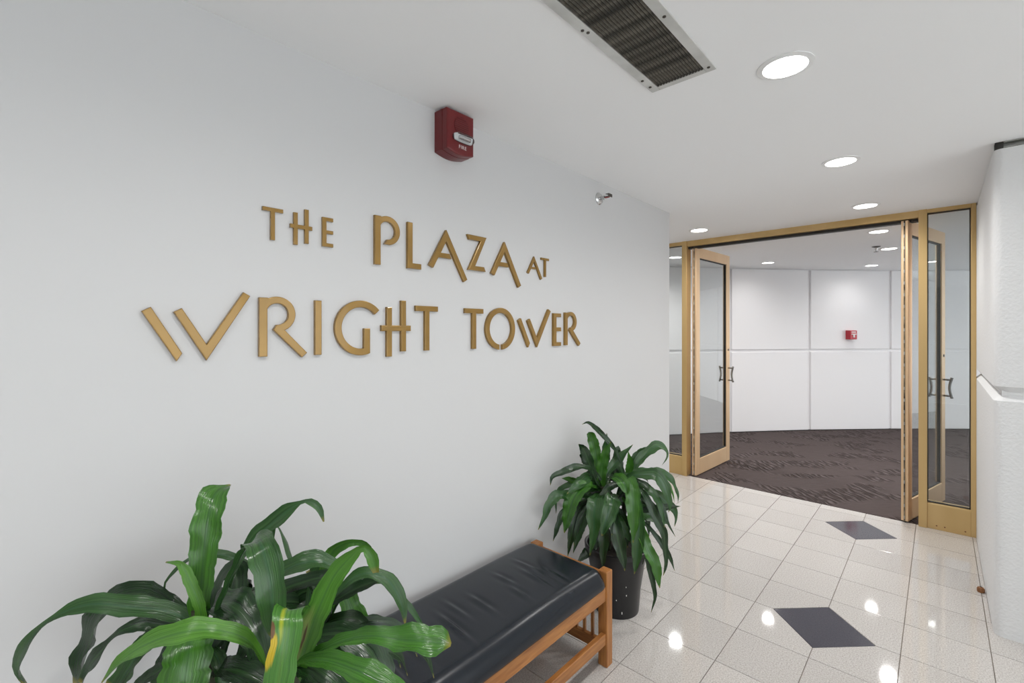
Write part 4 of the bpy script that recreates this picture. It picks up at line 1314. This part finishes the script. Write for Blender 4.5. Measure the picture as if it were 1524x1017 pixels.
LEAVES_SMALL = [
('b',[(0.221,2.166,0.621,0.0150),(0.218,2.164,0.679,0.0430),(0.221,2.166,0.759,0.0578),(0.244,2.161,0.844,0.0409),(0.276,2.163,0.910,0.0023)]),
('b',[(0.213,2.159,0.639,0.0150),(0.191,2.166,0.723,0.0367),(0.180,2.170,0.816,0.0571),(0.167,2.157,0.901,0.0557),(0.159,2.136,0.947,0.0349),(0.159,2.110,0.940,0.0023)]),
('d',[(0.210,2.156,0.639,0.0140),(0.183,2.132,0.737,0.0401),(0.170,2.093,0.830,0.0535),(0.158,2.067,0.879,0.0380),(0.162,2.030,0.904,0.0021)]),
('d',[(0.319,2.258,0.704,0.0080),(0.272,2.241,0.826,0.0172),(0.250,2.193,0.897,0.0277),(0.223,2.169,0.937,0.0308),(0.205,2.125,0.981,0.0265),(0.187,2.081,1.014,0.0156),(0.169,2.050,1.005,0.0012)]),
('d',[(0.218,2.164,0.657,0.0110),(0.219,2.096,0.756,0.0230),(0.200,2.011,0.795,0.0366),(0.179,1.951,0.797,0.0402),(0.148,1.895,0.779,0.0345),(0.128,1.849,0.765,0.0204),(0.120,1.842,0.721,0.0016)]),
('m',[(0.218,2.164,0.639,0.0160),(0.206,2.071,0.727,0.0448),(0.200,2.011,0.722,0.0592),(0.195,1.952,0.704,0.0415),(0.176,1.908,0.677,0.0023)]),
('b',[(0.218,2.164,0.621,0.0230),(0.233,2.042,0.701,0.0470),(0.215,1.970,0.694,0.0753),(0.199,1.928,0.650,0.0829),(0.190,1.906,0.589,0.0716),(0.180,1.897,0.528,0.0426),(0.172,1.890,0.481,0.0033)]),
('m',[(0.223,2.169,0.584,0.0150),(0.216,2.107,0.613,0.0283),(0.179,1.992,0.635,0.0453),(0.149,1.910,0.663,0.0542),(0.129,1.864,0.657,0.0529),(0.119,1.827,0.620,0.0421),(0.110,1.806,0.567,0.0241),(0.094,1.777,0.510,0.0021)]),
('m',[(0.226,2.171,0.621,0.0220),(0.270,2.048,0.652,0.0509),(0.292,1.987,0.640,0.0768),(0.298,1.966,0.581,0.0743),(0.298,1.966,0.500,0.0468),(0.283,1.952,0.383,0.0031)]),
('m',[(0.245,2.189,0.621,0.0250),(0.315,2.118,0.645,0.0583),(0.336,2.069,0.629,0.0884),(0.339,2.031,0.583,0.0851),(0.330,2.009,0.526,0.0534),(0.322,2.002,0.476,0.0036)]),
('b',[(0.306,2.245,0.693,0.0210),(0.364,2.190,0.733,0.0433),(0.406,2.147,0.714,0.0687),(0.426,2.125,0.647,0.0754),(0.433,2.118,0.573,0.0651),(0.433,2.118,0.509,0.0387),(0.431,2.116,0.438,0.0030)]),
('m',[(0.311,2.250,0.639,0.0180),(0.400,2.196,0.638,0.0420),(0.432,2.171,0.516,0.0639),(0.434,2.159,0.417,0.0621),(0.429,2.155,0.335,0.0391),(0.421,2.148,0.264,0.0026)]),
('b',[(0.245,2.189,0.693,0.0170),(0.312,2.142,0.740,0.0472),(0.369,2.113,0.738,0.0618),(0.394,2.108,0.704,0.0437),(0.401,2.115,0.667,0.0025)]),
('m',[(0.226,2.171,0.657,0.0130),(0.234,2.206,0.734,0.0376),(0.256,2.240,0.776,0.0507),(0.288,2.270,0.823,0.0362),(0.329,2.307,0.879,0.0020)]),
('b',[(0.322,2.260,0.693,0.0110),(0.327,2.265,0.741,0.0381),(0.337,2.261,0.794,0.0366),(0.339,2.235,0.857,0.0017)]),
('m',[(0.322,2.260,0.704,0.0140),(0.334,2.298,0.734,0.0270),(0.348,2.325,0.783,0.0446),(0.381,2.369,0.832,0.0544),(0.421,2.406,0.869,0.0536),(0.454,2.437,0.850,0.0430),(0.462,2.444,0.813,0.0247),(0.445,2.414,0.765,0.0022)]),
('m',[(0.317,2.255,0.704,0.0110),(0.316,2.323,0.751,0.0322),(0.325,2.345,0.800,0.0434),(0.361,2.377,0.841,0.0310),(0.406,2.406,0.855,0.0017)]),
('m',[(0.298,2.238,0.704,0.0120),(0.327,2.265,0.730,0.0230),(0.370,2.304,0.741,0.0378),(0.426,2.356,0.737,0.0459),(0.469,2.396,0.730,0.0452),(0.498,2.423,0.686,0.0363),(0.519,2.443,0.624,0.0209),(0.522,2.445,0.566,0.0018)]),
('m',[(0.298,2.238,0.693,0.0170),(0.362,2.229,0.734,0.0319),(0.424,2.245,0.751,0.0518),(0.476,2.267,0.753,0.0625),(0.506,2.281,0.722,0.0612),(0.529,2.288,0.666,0.0489),(0.541,2.299,0.611,0.0281),(0.536,2.295,0.566,0.0025)]),
('d',[(0.298,2.238,0.704,0.0090),(0.380,2.232,0.716,0.0187),(0.443,2.236,0.694,0.0300),(0.485,2.248,0.649,0.0330),(0.518,2.264,0.591,0.0285),(0.540,2.271,0.526,0.0169),(0.570,2.299,0.450,0.0013)]),
('d',[(0.290,2.230,0.693,0.0110),(0.407,2.203,0.691,0.0202),(0.464,2.201,0.646,0.0327),(0.501,2.208,0.565,0.0394),(0.538,2.228,0.487,0.0386),(0.545,2.235,0.410,0.0310),(0.548,2.237,0.321,0.0178),(0.538,2.228,0.267,0.0016)]),
('m',[(0.311,2.250,0.621,0.0120),(0.368,2.330,0.621,0.0258),(0.412,2.385,0.614,0.0421),(0.456,2.424,0.573,0.0468),(0.488,2.454,0.529,0.0405),(0.501,2.467,0.481,0.0241),(0.496,2.462,0.430,0.0019)]),
('d',[(0.311,2.250,0.530,0.0110),(0.389,2.322,0.530,0.0315),(0.442,2.371,0.541,0.0424),(0.487,2.413,0.548,0.0302),(0.533,2.455,0.552,0.0017)]),
('m',[(0.286,2.295,0.518,0.0194),(0.336,2.355,0.514,0.0558),(0.385,2.400,0.484,0.0749),(0.429,2.441,0.458,0.0535),(0.466,2.461,0.436,0.0030)]),
('b',[(0.298,2.238,0.602,0.0160),(0.400,2.196,0.551,0.0373),(0.466,2.189,0.410,0.0566),(0.508,2.201,0.328,0.0547),(0.518,2.210,0.257,0.0345),(0.525,2.217,0.203,0.0023)]),
('d',[(0.311,2.250,0.584,0.0090),(0.389,2.254,0.478,0.0188),(0.429,2.250,0.367,0.0302),(0.449,2.255,0.284,0.0334),(0.466,2.257,0.209,0.0288),(0.476,2.267,0.122,0.0172),(0.461,2.253,0.038,0.0013)]),
('d',[(0.245,2.189,0.602,0.0180),(0.325,2.100,0.559,0.0416),(0.359,2.076,0.490,0.0634),(0.376,2.079,0.420,0.0615),(0.389,2.090,0.352,0.0388),(0.396,2.097,0.291,0.0026)]),
('d',[(0.223,2.169,0.584,0.0150),(0.292,2.069,0.507,0.0409),(0.303,2.052,0.447,0.0545),(0.306,2.041,0.369,0.0388),(0.303,2.039,0.281,0.0022)]),
('d',[(0.210,2.156,0.566,0.0160),(0.179,2.060,0.585,0.0449),(0.165,2.006,0.543,0.0597),(0.159,1.973,0.447,0.0422),(0.143,1.959,0.331,0.0024)]),
('d',[(0.205,2.152,0.566,0.0100),(0.169,1.983,0.610,0.0275),(0.149,1.910,0.567,0.0364),(0.139,1.873,0.497,0.0257),(0.124,1.859,0.435,0.0014)]),
('d',[(0.199,2.215,0.399,0.0143),(0.180,2.156,0.339,0.0489),(0.156,2.107,0.294,0.0467),(0.131,2.056,0.256,0.0021)]),
('m',[(0.205,2.152,0.548,0.0120),(0.159,2.110,0.493,0.0416),(0.130,2.082,0.403,0.0401),(0.117,2.044,0.307,0.0018)]),
('d',[(0.325,2.263,0.566,0.0150),(0.394,2.258,0.442,0.0510),(0.411,2.233,0.332,0.0485),(0.393,2.216,0.202,0.0022)]),
('d',[(0.338,2.275,0.530,0.0080),(0.441,2.302,0.442,0.0225),(0.497,2.326,0.363,0.0300),(0.520,2.348,0.310,0.0214),(0.538,2.365,0.239,0.0012)]),
('m',[(0.258,2.201,0.584,0.0130),(0.325,2.154,0.519,0.0436),(0.364,2.163,0.457,0.0417),(0.384,2.181,0.401,0.0019)]),
('m',[(0.210,2.197,0.647,0.0132),(0.205,2.220,0.770,0.0460),(0.210,2.225,0.851,0.0443),(0.218,2.219,0.939,0.0020)]),
('d',[(0.231,2.176,0.566,0.0160),(0.259,2.270,0.566,0.0566),(0.309,2.329,0.525,0.0547),(0.350,2.367,0.413,0.0025)]),
('d',[(0.231,2.176,0.548,0.0160),(0.297,2.169,0.549,0.0544),(0.341,2.196,0.482,0.0521),(0.352,2.206,0.358,0.0024)]),
('d',[(0.226,2.171,0.584,0.0130),(0.161,2.152,0.584,0.0456),(0.123,2.117,0.537,0.0439),(0.118,2.099,0.449,0.0020)]),
('d',[(0.311,2.250,0.639,0.0130),(0.330,2.350,0.581,0.0462),(0.359,2.404,0.480,0.0448),(0.370,2.414,0.349,0.0021)]),
('d',[(0.218,2.164,0.693,0.0130),(0.151,2.129,0.778,0.0454),(0.134,2.114,0.844,0.0437),(0.140,2.092,0.784,0.0020)]),
('d',[(0.245,2.189,0.704,0.0100),(0.245,2.257,0.770,0.0354),(0.257,2.281,0.849,0.0342),(0.276,2.299,0.767,0.0016)]),
('b',[(0.191,2.139,0.595,0.0090),(0.141,2.066,0.675,0.0310),(0.116,2.015,0.710,0.0296),(0.096,1.970,0.723,0.0014)]),
('m',[(0.235,2.190,0.620,0.0084),(0.239,2.234,0.641,0.0258),(0.244,2.282,0.649,0.0319),(0.246,2.329,0.634,0.0336),(0.250,2.366,0.602,0.0337),(0.255,2.392,0.561,0.0198),(0.256,2.403,0.513,0.0020)]),
('b',[(0.305,2.250,0.670,0.0090),(0.346,2.275,0.707,0.0219),(0.396,2.304,0.727,0.0341),(0.444,2.340,0.718,0.0365),(0.484,2.375,0.689,0.0311),(0.508,2.400,0.639,0.0184),(0.517,2.410,0.579,0.0020)]),
('d',[(0.260,2.240,0.580,0.0094),(0.307,2.239,0.615,0.0218),(0.363,2.241,0.634,0.0334),(0.421,2.244,0.624,0.0366),(0.473,2.246,0.597,0.0299),(0.510,2.245,0.552,0.0178),(0.523,2.245,0.494,0.0020)]),
('m',[(0.235,2.190,0.620,0.0098),(0.276,2.201,0.666,0.0215),(0.331,2.223,0.689,0.0357),(0.386,2.253,0.692,0.0369),(0.435,2.286,0.671,0.0291),(0.473,2.309,0.626,0.0182),(0.495,2.320,0.568,0.0020)]),
('m',[(0.305,2.250,0.670,0.0085),(0.358,2.249,0.698,0.0217),(0.418,2.242,0.698,0.0370),(0.472,2.238,0.672,0.0366),(0.511,2.235,0.626,0.0331),(0.532,2.231,0.570,0.0192),(0.545,2.230,0.512,0.0020)]),
('d',[(0.260,2.240,0.580,0.0090),(0.260,2.288,0.627,0.0226),(0.264,2.348,0.659,0.0363),(0.273,2.414,0.669,0.0391),(0.289,2.478,0.659,0.0304),(0.296,2.535,0.624,0.0197),(0.299,2.570,0.566,0.0020)]),
('b',[(0.235,2.190,0.620,0.0093),(0.212,2.229,0.662,0.0246),(0.180,2.279,0.680,0.0366),(0.151,2.333,0.671,0.0394),(0.132,2.380,0.635,0.0282),(0.121,2.404,0.579,0.0204),(0.116,2.417,0.518,0.0020)]),
('m',[(0.305,2.250,0.670,0.0085),(0.271,2.273,0.708,0.0227),(0.229,2.301,0.731,0.0330),(0.181,2.328,0.735,0.0392),(0.137,2.360,0.721,0.0330),(0.098,2.386,0.690,0.0202),(0.071,2.401,0.644,0.0020)]),
('d',[(0.260,2.240,0.580,0.0095),(0.225,2.211,0.600,0.0254),(0.182,2.185,0.602,0.0341),(0.142,2.165,0.581,0.0346),(0.112,2.147,0.545,0.0339),(0.093,2.136,0.500,0.0191),(0.084,2.132,0.451,0.0020)]),
('m',[(0.235,2.190,0.620,0.0098),(0.197,2.150,0.660,0.0241),(0.146,2.106,0.677,0.0352),(0.092,2.066,0.669,0.0343),(0.046,2.025,0.637,0.0290),(0.037,2.003,0.581,0.0172),(0.039,1.996,0.514,0.0020)]),
('m',[(0.305,2.250,0.670,0.0092),(0.280,2.282,0.720,0.0229),(0.243,2.326,0.749,0.0366),(0.202,2.376,0.748,0.0381),(0.159,2.419,0.724,0.0288),(0.128,2.452,0.679,0.0193),(0.113,2.468,0.618,0.0020)]),
('d',[(0.260,2.240,0.580,0.0097),(0.277,2.289,0.620,0.0258),(0.294,2.347,0.643,0.0316),(0.315,2.409,0.643,0.0362),(0.333,2.465,0.614,0.0301),(0.348,2.501,0.562,0.0175),(0.355,2.514,0.499,0.0020)]),
('d',[(0.235,2.190,0.620,0.0085),(0.254,2.225,0.662,0.0255),(0.277,2.274,0.683,0.0320),(0.298,2.328,0.679,0.0350),(0.319,2.375,0.653,0.0312),(0.334,2.408,0.608,0.0187),(0.339,2.423,0.552,0.0020)]),
('d',[(0.305,2.250,0.670,0.0088),(0.264,2.261,0.712,0.0239),(0.212,2.281,0.735,0.0347),(0.155,2.297,0.736,0.0390),(0.099,2.307,0.717,0.0319),(0.058,2.316,0.675,0.0170),(0.039,2.320,0.620,0.0020)]),
('d',[(0.260,2.240,0.580,0.0086),(0.244,2.205,0.625,0.0219),(0.218,2.159,0.653,0.0312),(0.187,2.110,0.664,0.0345),(0.161,2.056,0.657,0.0325),(0.142,2.011,0.625,0.0201),(0.133,1.980,0.574,0.0020)]),
('b',[(0.235,2.190,0.620,0.0090),(0.194,2.215,0.639,0.0257),(0.152,2.246,0.639,0.0325),(0.114,2.274,0.620,0.0328),(0.085,2.298,0.585,0.0321),(0.073,2.310,0.536,0.0171),(0.064,2.317,0.485,0.0020)]),
('m',[(0.305,2.250,0.670,0.0094),(0.247,2.238,0.702,0.0248),(0.182,2.222,0.703,0.0340),(0.119,2.211,0.681,0.0389),(0.066,2.202,0.640,0.0331),(0.037,2.193,0.582,0.0198),(0.039,2.188,0.517,0.0020)]),
('d',[(0.260,2.240,0.580,0.0097),(0.232,2.212,0.618,0.0246),(0.199,2.172,0.634,0.0340),(0.166,2.130,0.627,0.0330),(0.137,2.096,0.595,0.0313),(0.120,2.076,0.547,0.0175),(0.112,2.068,0.494,0.0020)]),
('d',[(0.235,2.190,0.620,0.0086),(0.259,2.151,0.635,0.0261),(0.288,2.113,0.627,0.0319),(0.316,2.080,0.606,0.0349),(0.340,2.055,0.572,0.0318),(0.350,2.046,0.525,0.0186),(0.357,2.038,0.478,0.0020)]),
('d',[(0.305,2.250,0.670,0.0081),(0.290,2.198,0.686,0.0228),(0.280,2.143,0.675,0.0347),(0.270,2.098,0.641,0.0369),(0.264,2.073,0.590,0.0281),(0.261,2.061,0.535,0.0202),(0.257,2.049,0.479,0.0020)]),
('d',[(0.260,2.240,0.580,0.0085),(0.240,2.178,0.603,0.0245),(0.224,2.112,0.597,0.0318),(0.210,2.050,0.573,0.0331),(0.198,1.997,0.531,0.0333),(0.190,1.968,0.469,0.0196),(0.185,1.954,0.402,0.0020)]),
('m',[(0.235,2.190,0.620,0.0092),(0.216,2.151,0.650,0.0255),(0.195,2.103,0.658,0.0355),(0.173,2.059,0.640,0.0336),(0.149,2.023,0.609,0.0321),(0.138,2.003,0.561,0.0193),(0.134,1.992,0.510,0.0020)]),
('d',[(0.305,2.250,0.670,0.0096),(0.264,2.239,0.706,0.0222),(0.212,2.232,0.720,0.0343),(0.157,2.227,0.716,0.0349),(0.106,2.222,0.695,0.0338),(0.067,2.215,0.658,0.0204),(0.040,2.212,0.609,0.0020)]),
('d',[(0.260,2.240,0.580,0.0094),(0.216,2.241,0.598,0.0232),(0.168,2.246,0.598,0.0334),(0.124,2.252,0.581,0.0380),(0.088,2.261,0.551,0.0286),(0.068,2.266,0.508,0.0201),(0.058,2.269,0.462,0.0020)]),
('d',[(0.235,2.190,0.620,0.0088),(0.216,2.223,0.648,0.0244),(0.193,2.261,0.663,0.0320),(0.168,2.301,0.663,0.0351),(0.145,2.337,0.643,0.0331),(0.126,2.360,0.607,0.0181),(0.118,2.370,0.562,0.0020)]),
('d',[(0.305,2.250,0.670,0.0092),(0.240,2.252,0.683,0.0241),(0.175,2.260,0.676,0.0341),(0.115,2.262,0.648,0.0375),(0.069,2.259,0.602,0.0288),(0.038,2.254,0.544,0.0179),(0.039,2.252,0.479,0.0020)])]


def catmull(pts_, n):
    P = [Vector(p) for p in pts_]     # x, y, z, blade width
    P = [P[0] * 2 - P[1]] + P + [P[-1] * 2 - P[-2]]
    dense = []
    for i in range(1, len(P) - 2):
        p0, p1, p2, p3 = P[i - 1], P[i], P[i + 1], P[i + 2]
        for k in range(12):
            t_ = k / 12
            dense.append(0.5 * ((2 * p1) + (p2 - p0) * t_ + (2 * p0 - 5 * p1 + 4 * p2 - p3) * t_ ** 2 + (3 * p1 - p0 - 3 * p2 + p3) * t_ ** 3))
    dense.append(P[-2].copy())
    cum = [0.0]
    for a, b_ in zip(dense, dense[1:]):
        cum.append(cum[-1] + (b_.xyz - a.xyz).length)
    out, j = [], 0
    for k in range(n + 1):
        s_ = cum[-1] * k / n
        while j < len(cum) - 2 and cum[j + 1] < s_:
            j += 1
        f = (s_ - cum[j]) / max(cum[j + 1] - cum[j], 1e-9)
        out.append(dense[j].lerp(dense[j + 1], min(max(f, 0), 1)))
    return out


def make_leaf(kind, pts_, root, view, rng):
    n = 34
    S = catmull(pts_, n)
    P = [Vector(s_[:3]) for s_ in S]
    L = sum((b_ - a).length for a, b_ in zip(P, P[1:]))
    hint0 = (view * 0.8 + Vector((0, 0, 1)) * 0.40).normalized()
    roll = R(rng.uniform(-10, 10))
    twist = R(rng.uniform(-25, 25))
    ph = rng.uniform(0, 6.28)
    fq = rng.uniform(3.5, 7)
    amp = rng.uniform(0.10, 0.28)
    cols = [-1, -0.66, -0.33, 0, 0.33, 0.66, 1]
    Ts = [(P[min(i + 1, n)] - P[max(i - 1, 0)]).normalized() for i in range(n + 1)]
    # width axis chosen where the blade is broadest, then carried along the blade without spin
    i0 = int(n * 0.58)
    N0 = hint0 - Ts[i0] * hint0.dot(Ts[i0])
    if N0.length < 0.05:
        N0 = Ts[i0].orthogonal()
    W = [None] * (n + 1)
    W[i0] = Ts[i0].cross(N0.normalized()).normalized()
    for i in list(range(i0 + 1, n + 1)):
        w_ = W[i - 1] - Ts[i] * W[i - 1].dot(Ts[i])
        W[i] = w_.normalized()
    for i in range(i0 - 1, -1, -1):
        w_ = W[i + 1] - Ts[i] * W[i + 1].dot(Ts[i])
        W[i] = w_.normalized()
    verts, faces, uvs = [], [], []
    for i, p in enumerate(P):
        T = Ts[i]
        t_ = i / n
        rot = Matrix.Rotation(roll + twist * (t_ - 0.58), 3, T)
        Wd = rot @ W[i]
        N = Wd.cross(T).normalized()
        hw = max(S[i][3], 0.0006) / 2
        for c_ in cols:
            rip = amp * hw * math.sin(fq * 2 * math.pi * t_ * L / 0.45 + ph + (1.7 if c_ < 0 else 0)) * abs(c_) ** 2
            dish = 0.34 * hw * (abs(c_) ** 1.4 - 0.35)
            edge = 1 + 0.06 * math.sin(fq * 7 * t_ + ph + c_) + 0.04 * math.sin(fq * 15 * t_ + 2 * ph - c_)
            q = p + Wd * (hw * c_ * edge) + N * (dish + rip)
            q.x = max(q.x, 0.006)
            verts.append(q)
            uvs.append(((c_ + 1) / 2, t_))
    m_ = len(cols)
    for i in range(n):
        for k in range(m_ - 1):
            a = i * m_ + k
            faces.append((a, a + 1, a + 1 + m_, a + m_))
    me = bpy.data.meshes.new('leaf')
    base = root.location
    me.from_pydata([v_ - base for v_ in verts], [], faces)
    uvl = me.uv_layers.new(name='UVMap')
    for poly in me.polygons:
        for li in poly.loop_indices:
            uvl.data[li].uv = uvs[me.loops[li].vertex_index]
    me.polygons.foreach_set('use_smooth', [True] * len(me.polygons))
    me.materials.append(M['leaf_' + kind])
    o = bpy.data.objects.new('leaf', me)
    col.objects.link(o)
    o.parent = root
    return o


def plant(center, pot_prof, soil_z, soil_r, canes, leaves, label, seed):
    root = empty('potted_plant', (center[0], center[1], 0))
    tag(root, label, 'plant')
    rng = random.Random(seed)
    pot = MB().lathe(pot_prof, (center[0], center[1], 0), 'Z', 48, cap=False).build('pot', M['pot'], root, smooth=True)
    MB().lathe([(0.001, 0.006), (pot_prof[0][0], 0.006)], (center[0], center[1], 0), 'Z', 48, cap=False).build('pot_base', M['pot'], pot)
    MB().lathe([(soil_r, 0.0), (soil_r * 0.6, 0.012), (0.004, 0.016)], (center[0], center[1], soil_z), 'Z', 32, cap=False).build('soil', M['soil'], root, smooth=True)
    for (x0, y0, x1, y1, z1, r_) in canes:
        pts_ = [Vector((x0, y0, soil_z)).lerp(Vector((x1, y1, z1)), k / 6) + Vector((0.006 * math.sin(k * 1.3 + x0 * 50), 0.005 * math.cos(k * 1.7), 0)) for k in range(7)]
        MB().tube(pts_, [r_ * (1 - 0.25 * k / 6) for k in range(7)], 12).build('cane', M['cane'], root, smooth=True)
    view = (cam.location - Vector((center[0], center[1], 0.75))).normalized()
    for kind, pts_ in leaves:
        make_leaf(kind, pts_, root, view, rng)
    return root, pot


POT = [(0.112, 0.002), (0.118, 0.0), (0.121, 0.03), (0.128, 0.12), (0.146, 0.24), (0.162, 0.318), (0.170, 0.322), (0.171, 0.345), (0.166, 0.348), (0.157, 0.344), (0.150, 0.29)]
plant((0.46, 0.35), [(r_ * 0.93, z * 1.05) for r_, z in POT], 0.315, 0.142,
      [(0.42, 0.31, 0.388, 0.278, 0.90, 0.019), (0.51, 0.37, 0.572, 0.405, 0.82, 0.018), (0.46, 0.41, 0.492, 0.452, 0.77, 0.017)],
      LEAVES_BIG, 'big broad leaved green plant in front of the wall at the near bench end', 3)
r2, pot2 = plant((0.268, 2.235), POT, 0.300, 0.150,
      [(0.24, 2.20, 0.221, 2.166, 0.66, 0.018), (0.29, 2.26, 0.314, 2.253, 0.72, 0.018), (0.25, 2.27, 0.262, 2.25, 0.6, 0.016)],
      LEAVES_SMALL, 'bushy green plant in a black pot between the bench and the wall corner', 5)
for a, z, s_ in ((-48, 0.045, 0.005), (-42, 0.15, 0.003), (-44, 0.20, 0.002), (-60, 0.12, 0.0015)):
    rr = 0.122 + 0.075 * z / 0.3 + 0.003
    x, y = 0.268 + rr * math.cos(R(a)), 2.235 + rr * math.sin(R(a))
    MB().lathe([(0.0022, -s_), (0.0022, s_)], (x, y, z), 'Z', 6).build('scuff', M['fleck'], pot2)

# ------------------------------------------------------------------ small brown stop on the floor
ds = empty('door_stop', (1.735, 3.78, 0))
tag(ds, 'small round brown stop on the tiles at the foot of the pier', 'door stop')
MB().lathe([(0.016, 0.0005), (0.017, 0.006), (0.017, 0.020), (0.012, 0.027), (0.004, 0.029)], (1.735, 3.78, 0), 'Z', 16).build('bumper', M['rubber'], ds, smooth=True)
MB().lathe([(0.005, 0.027), (0.005, 0.031)], (1.735, 3.78, 0), 'Z', 10).build('screw', M['dark_steel'], ds, smooth=True)
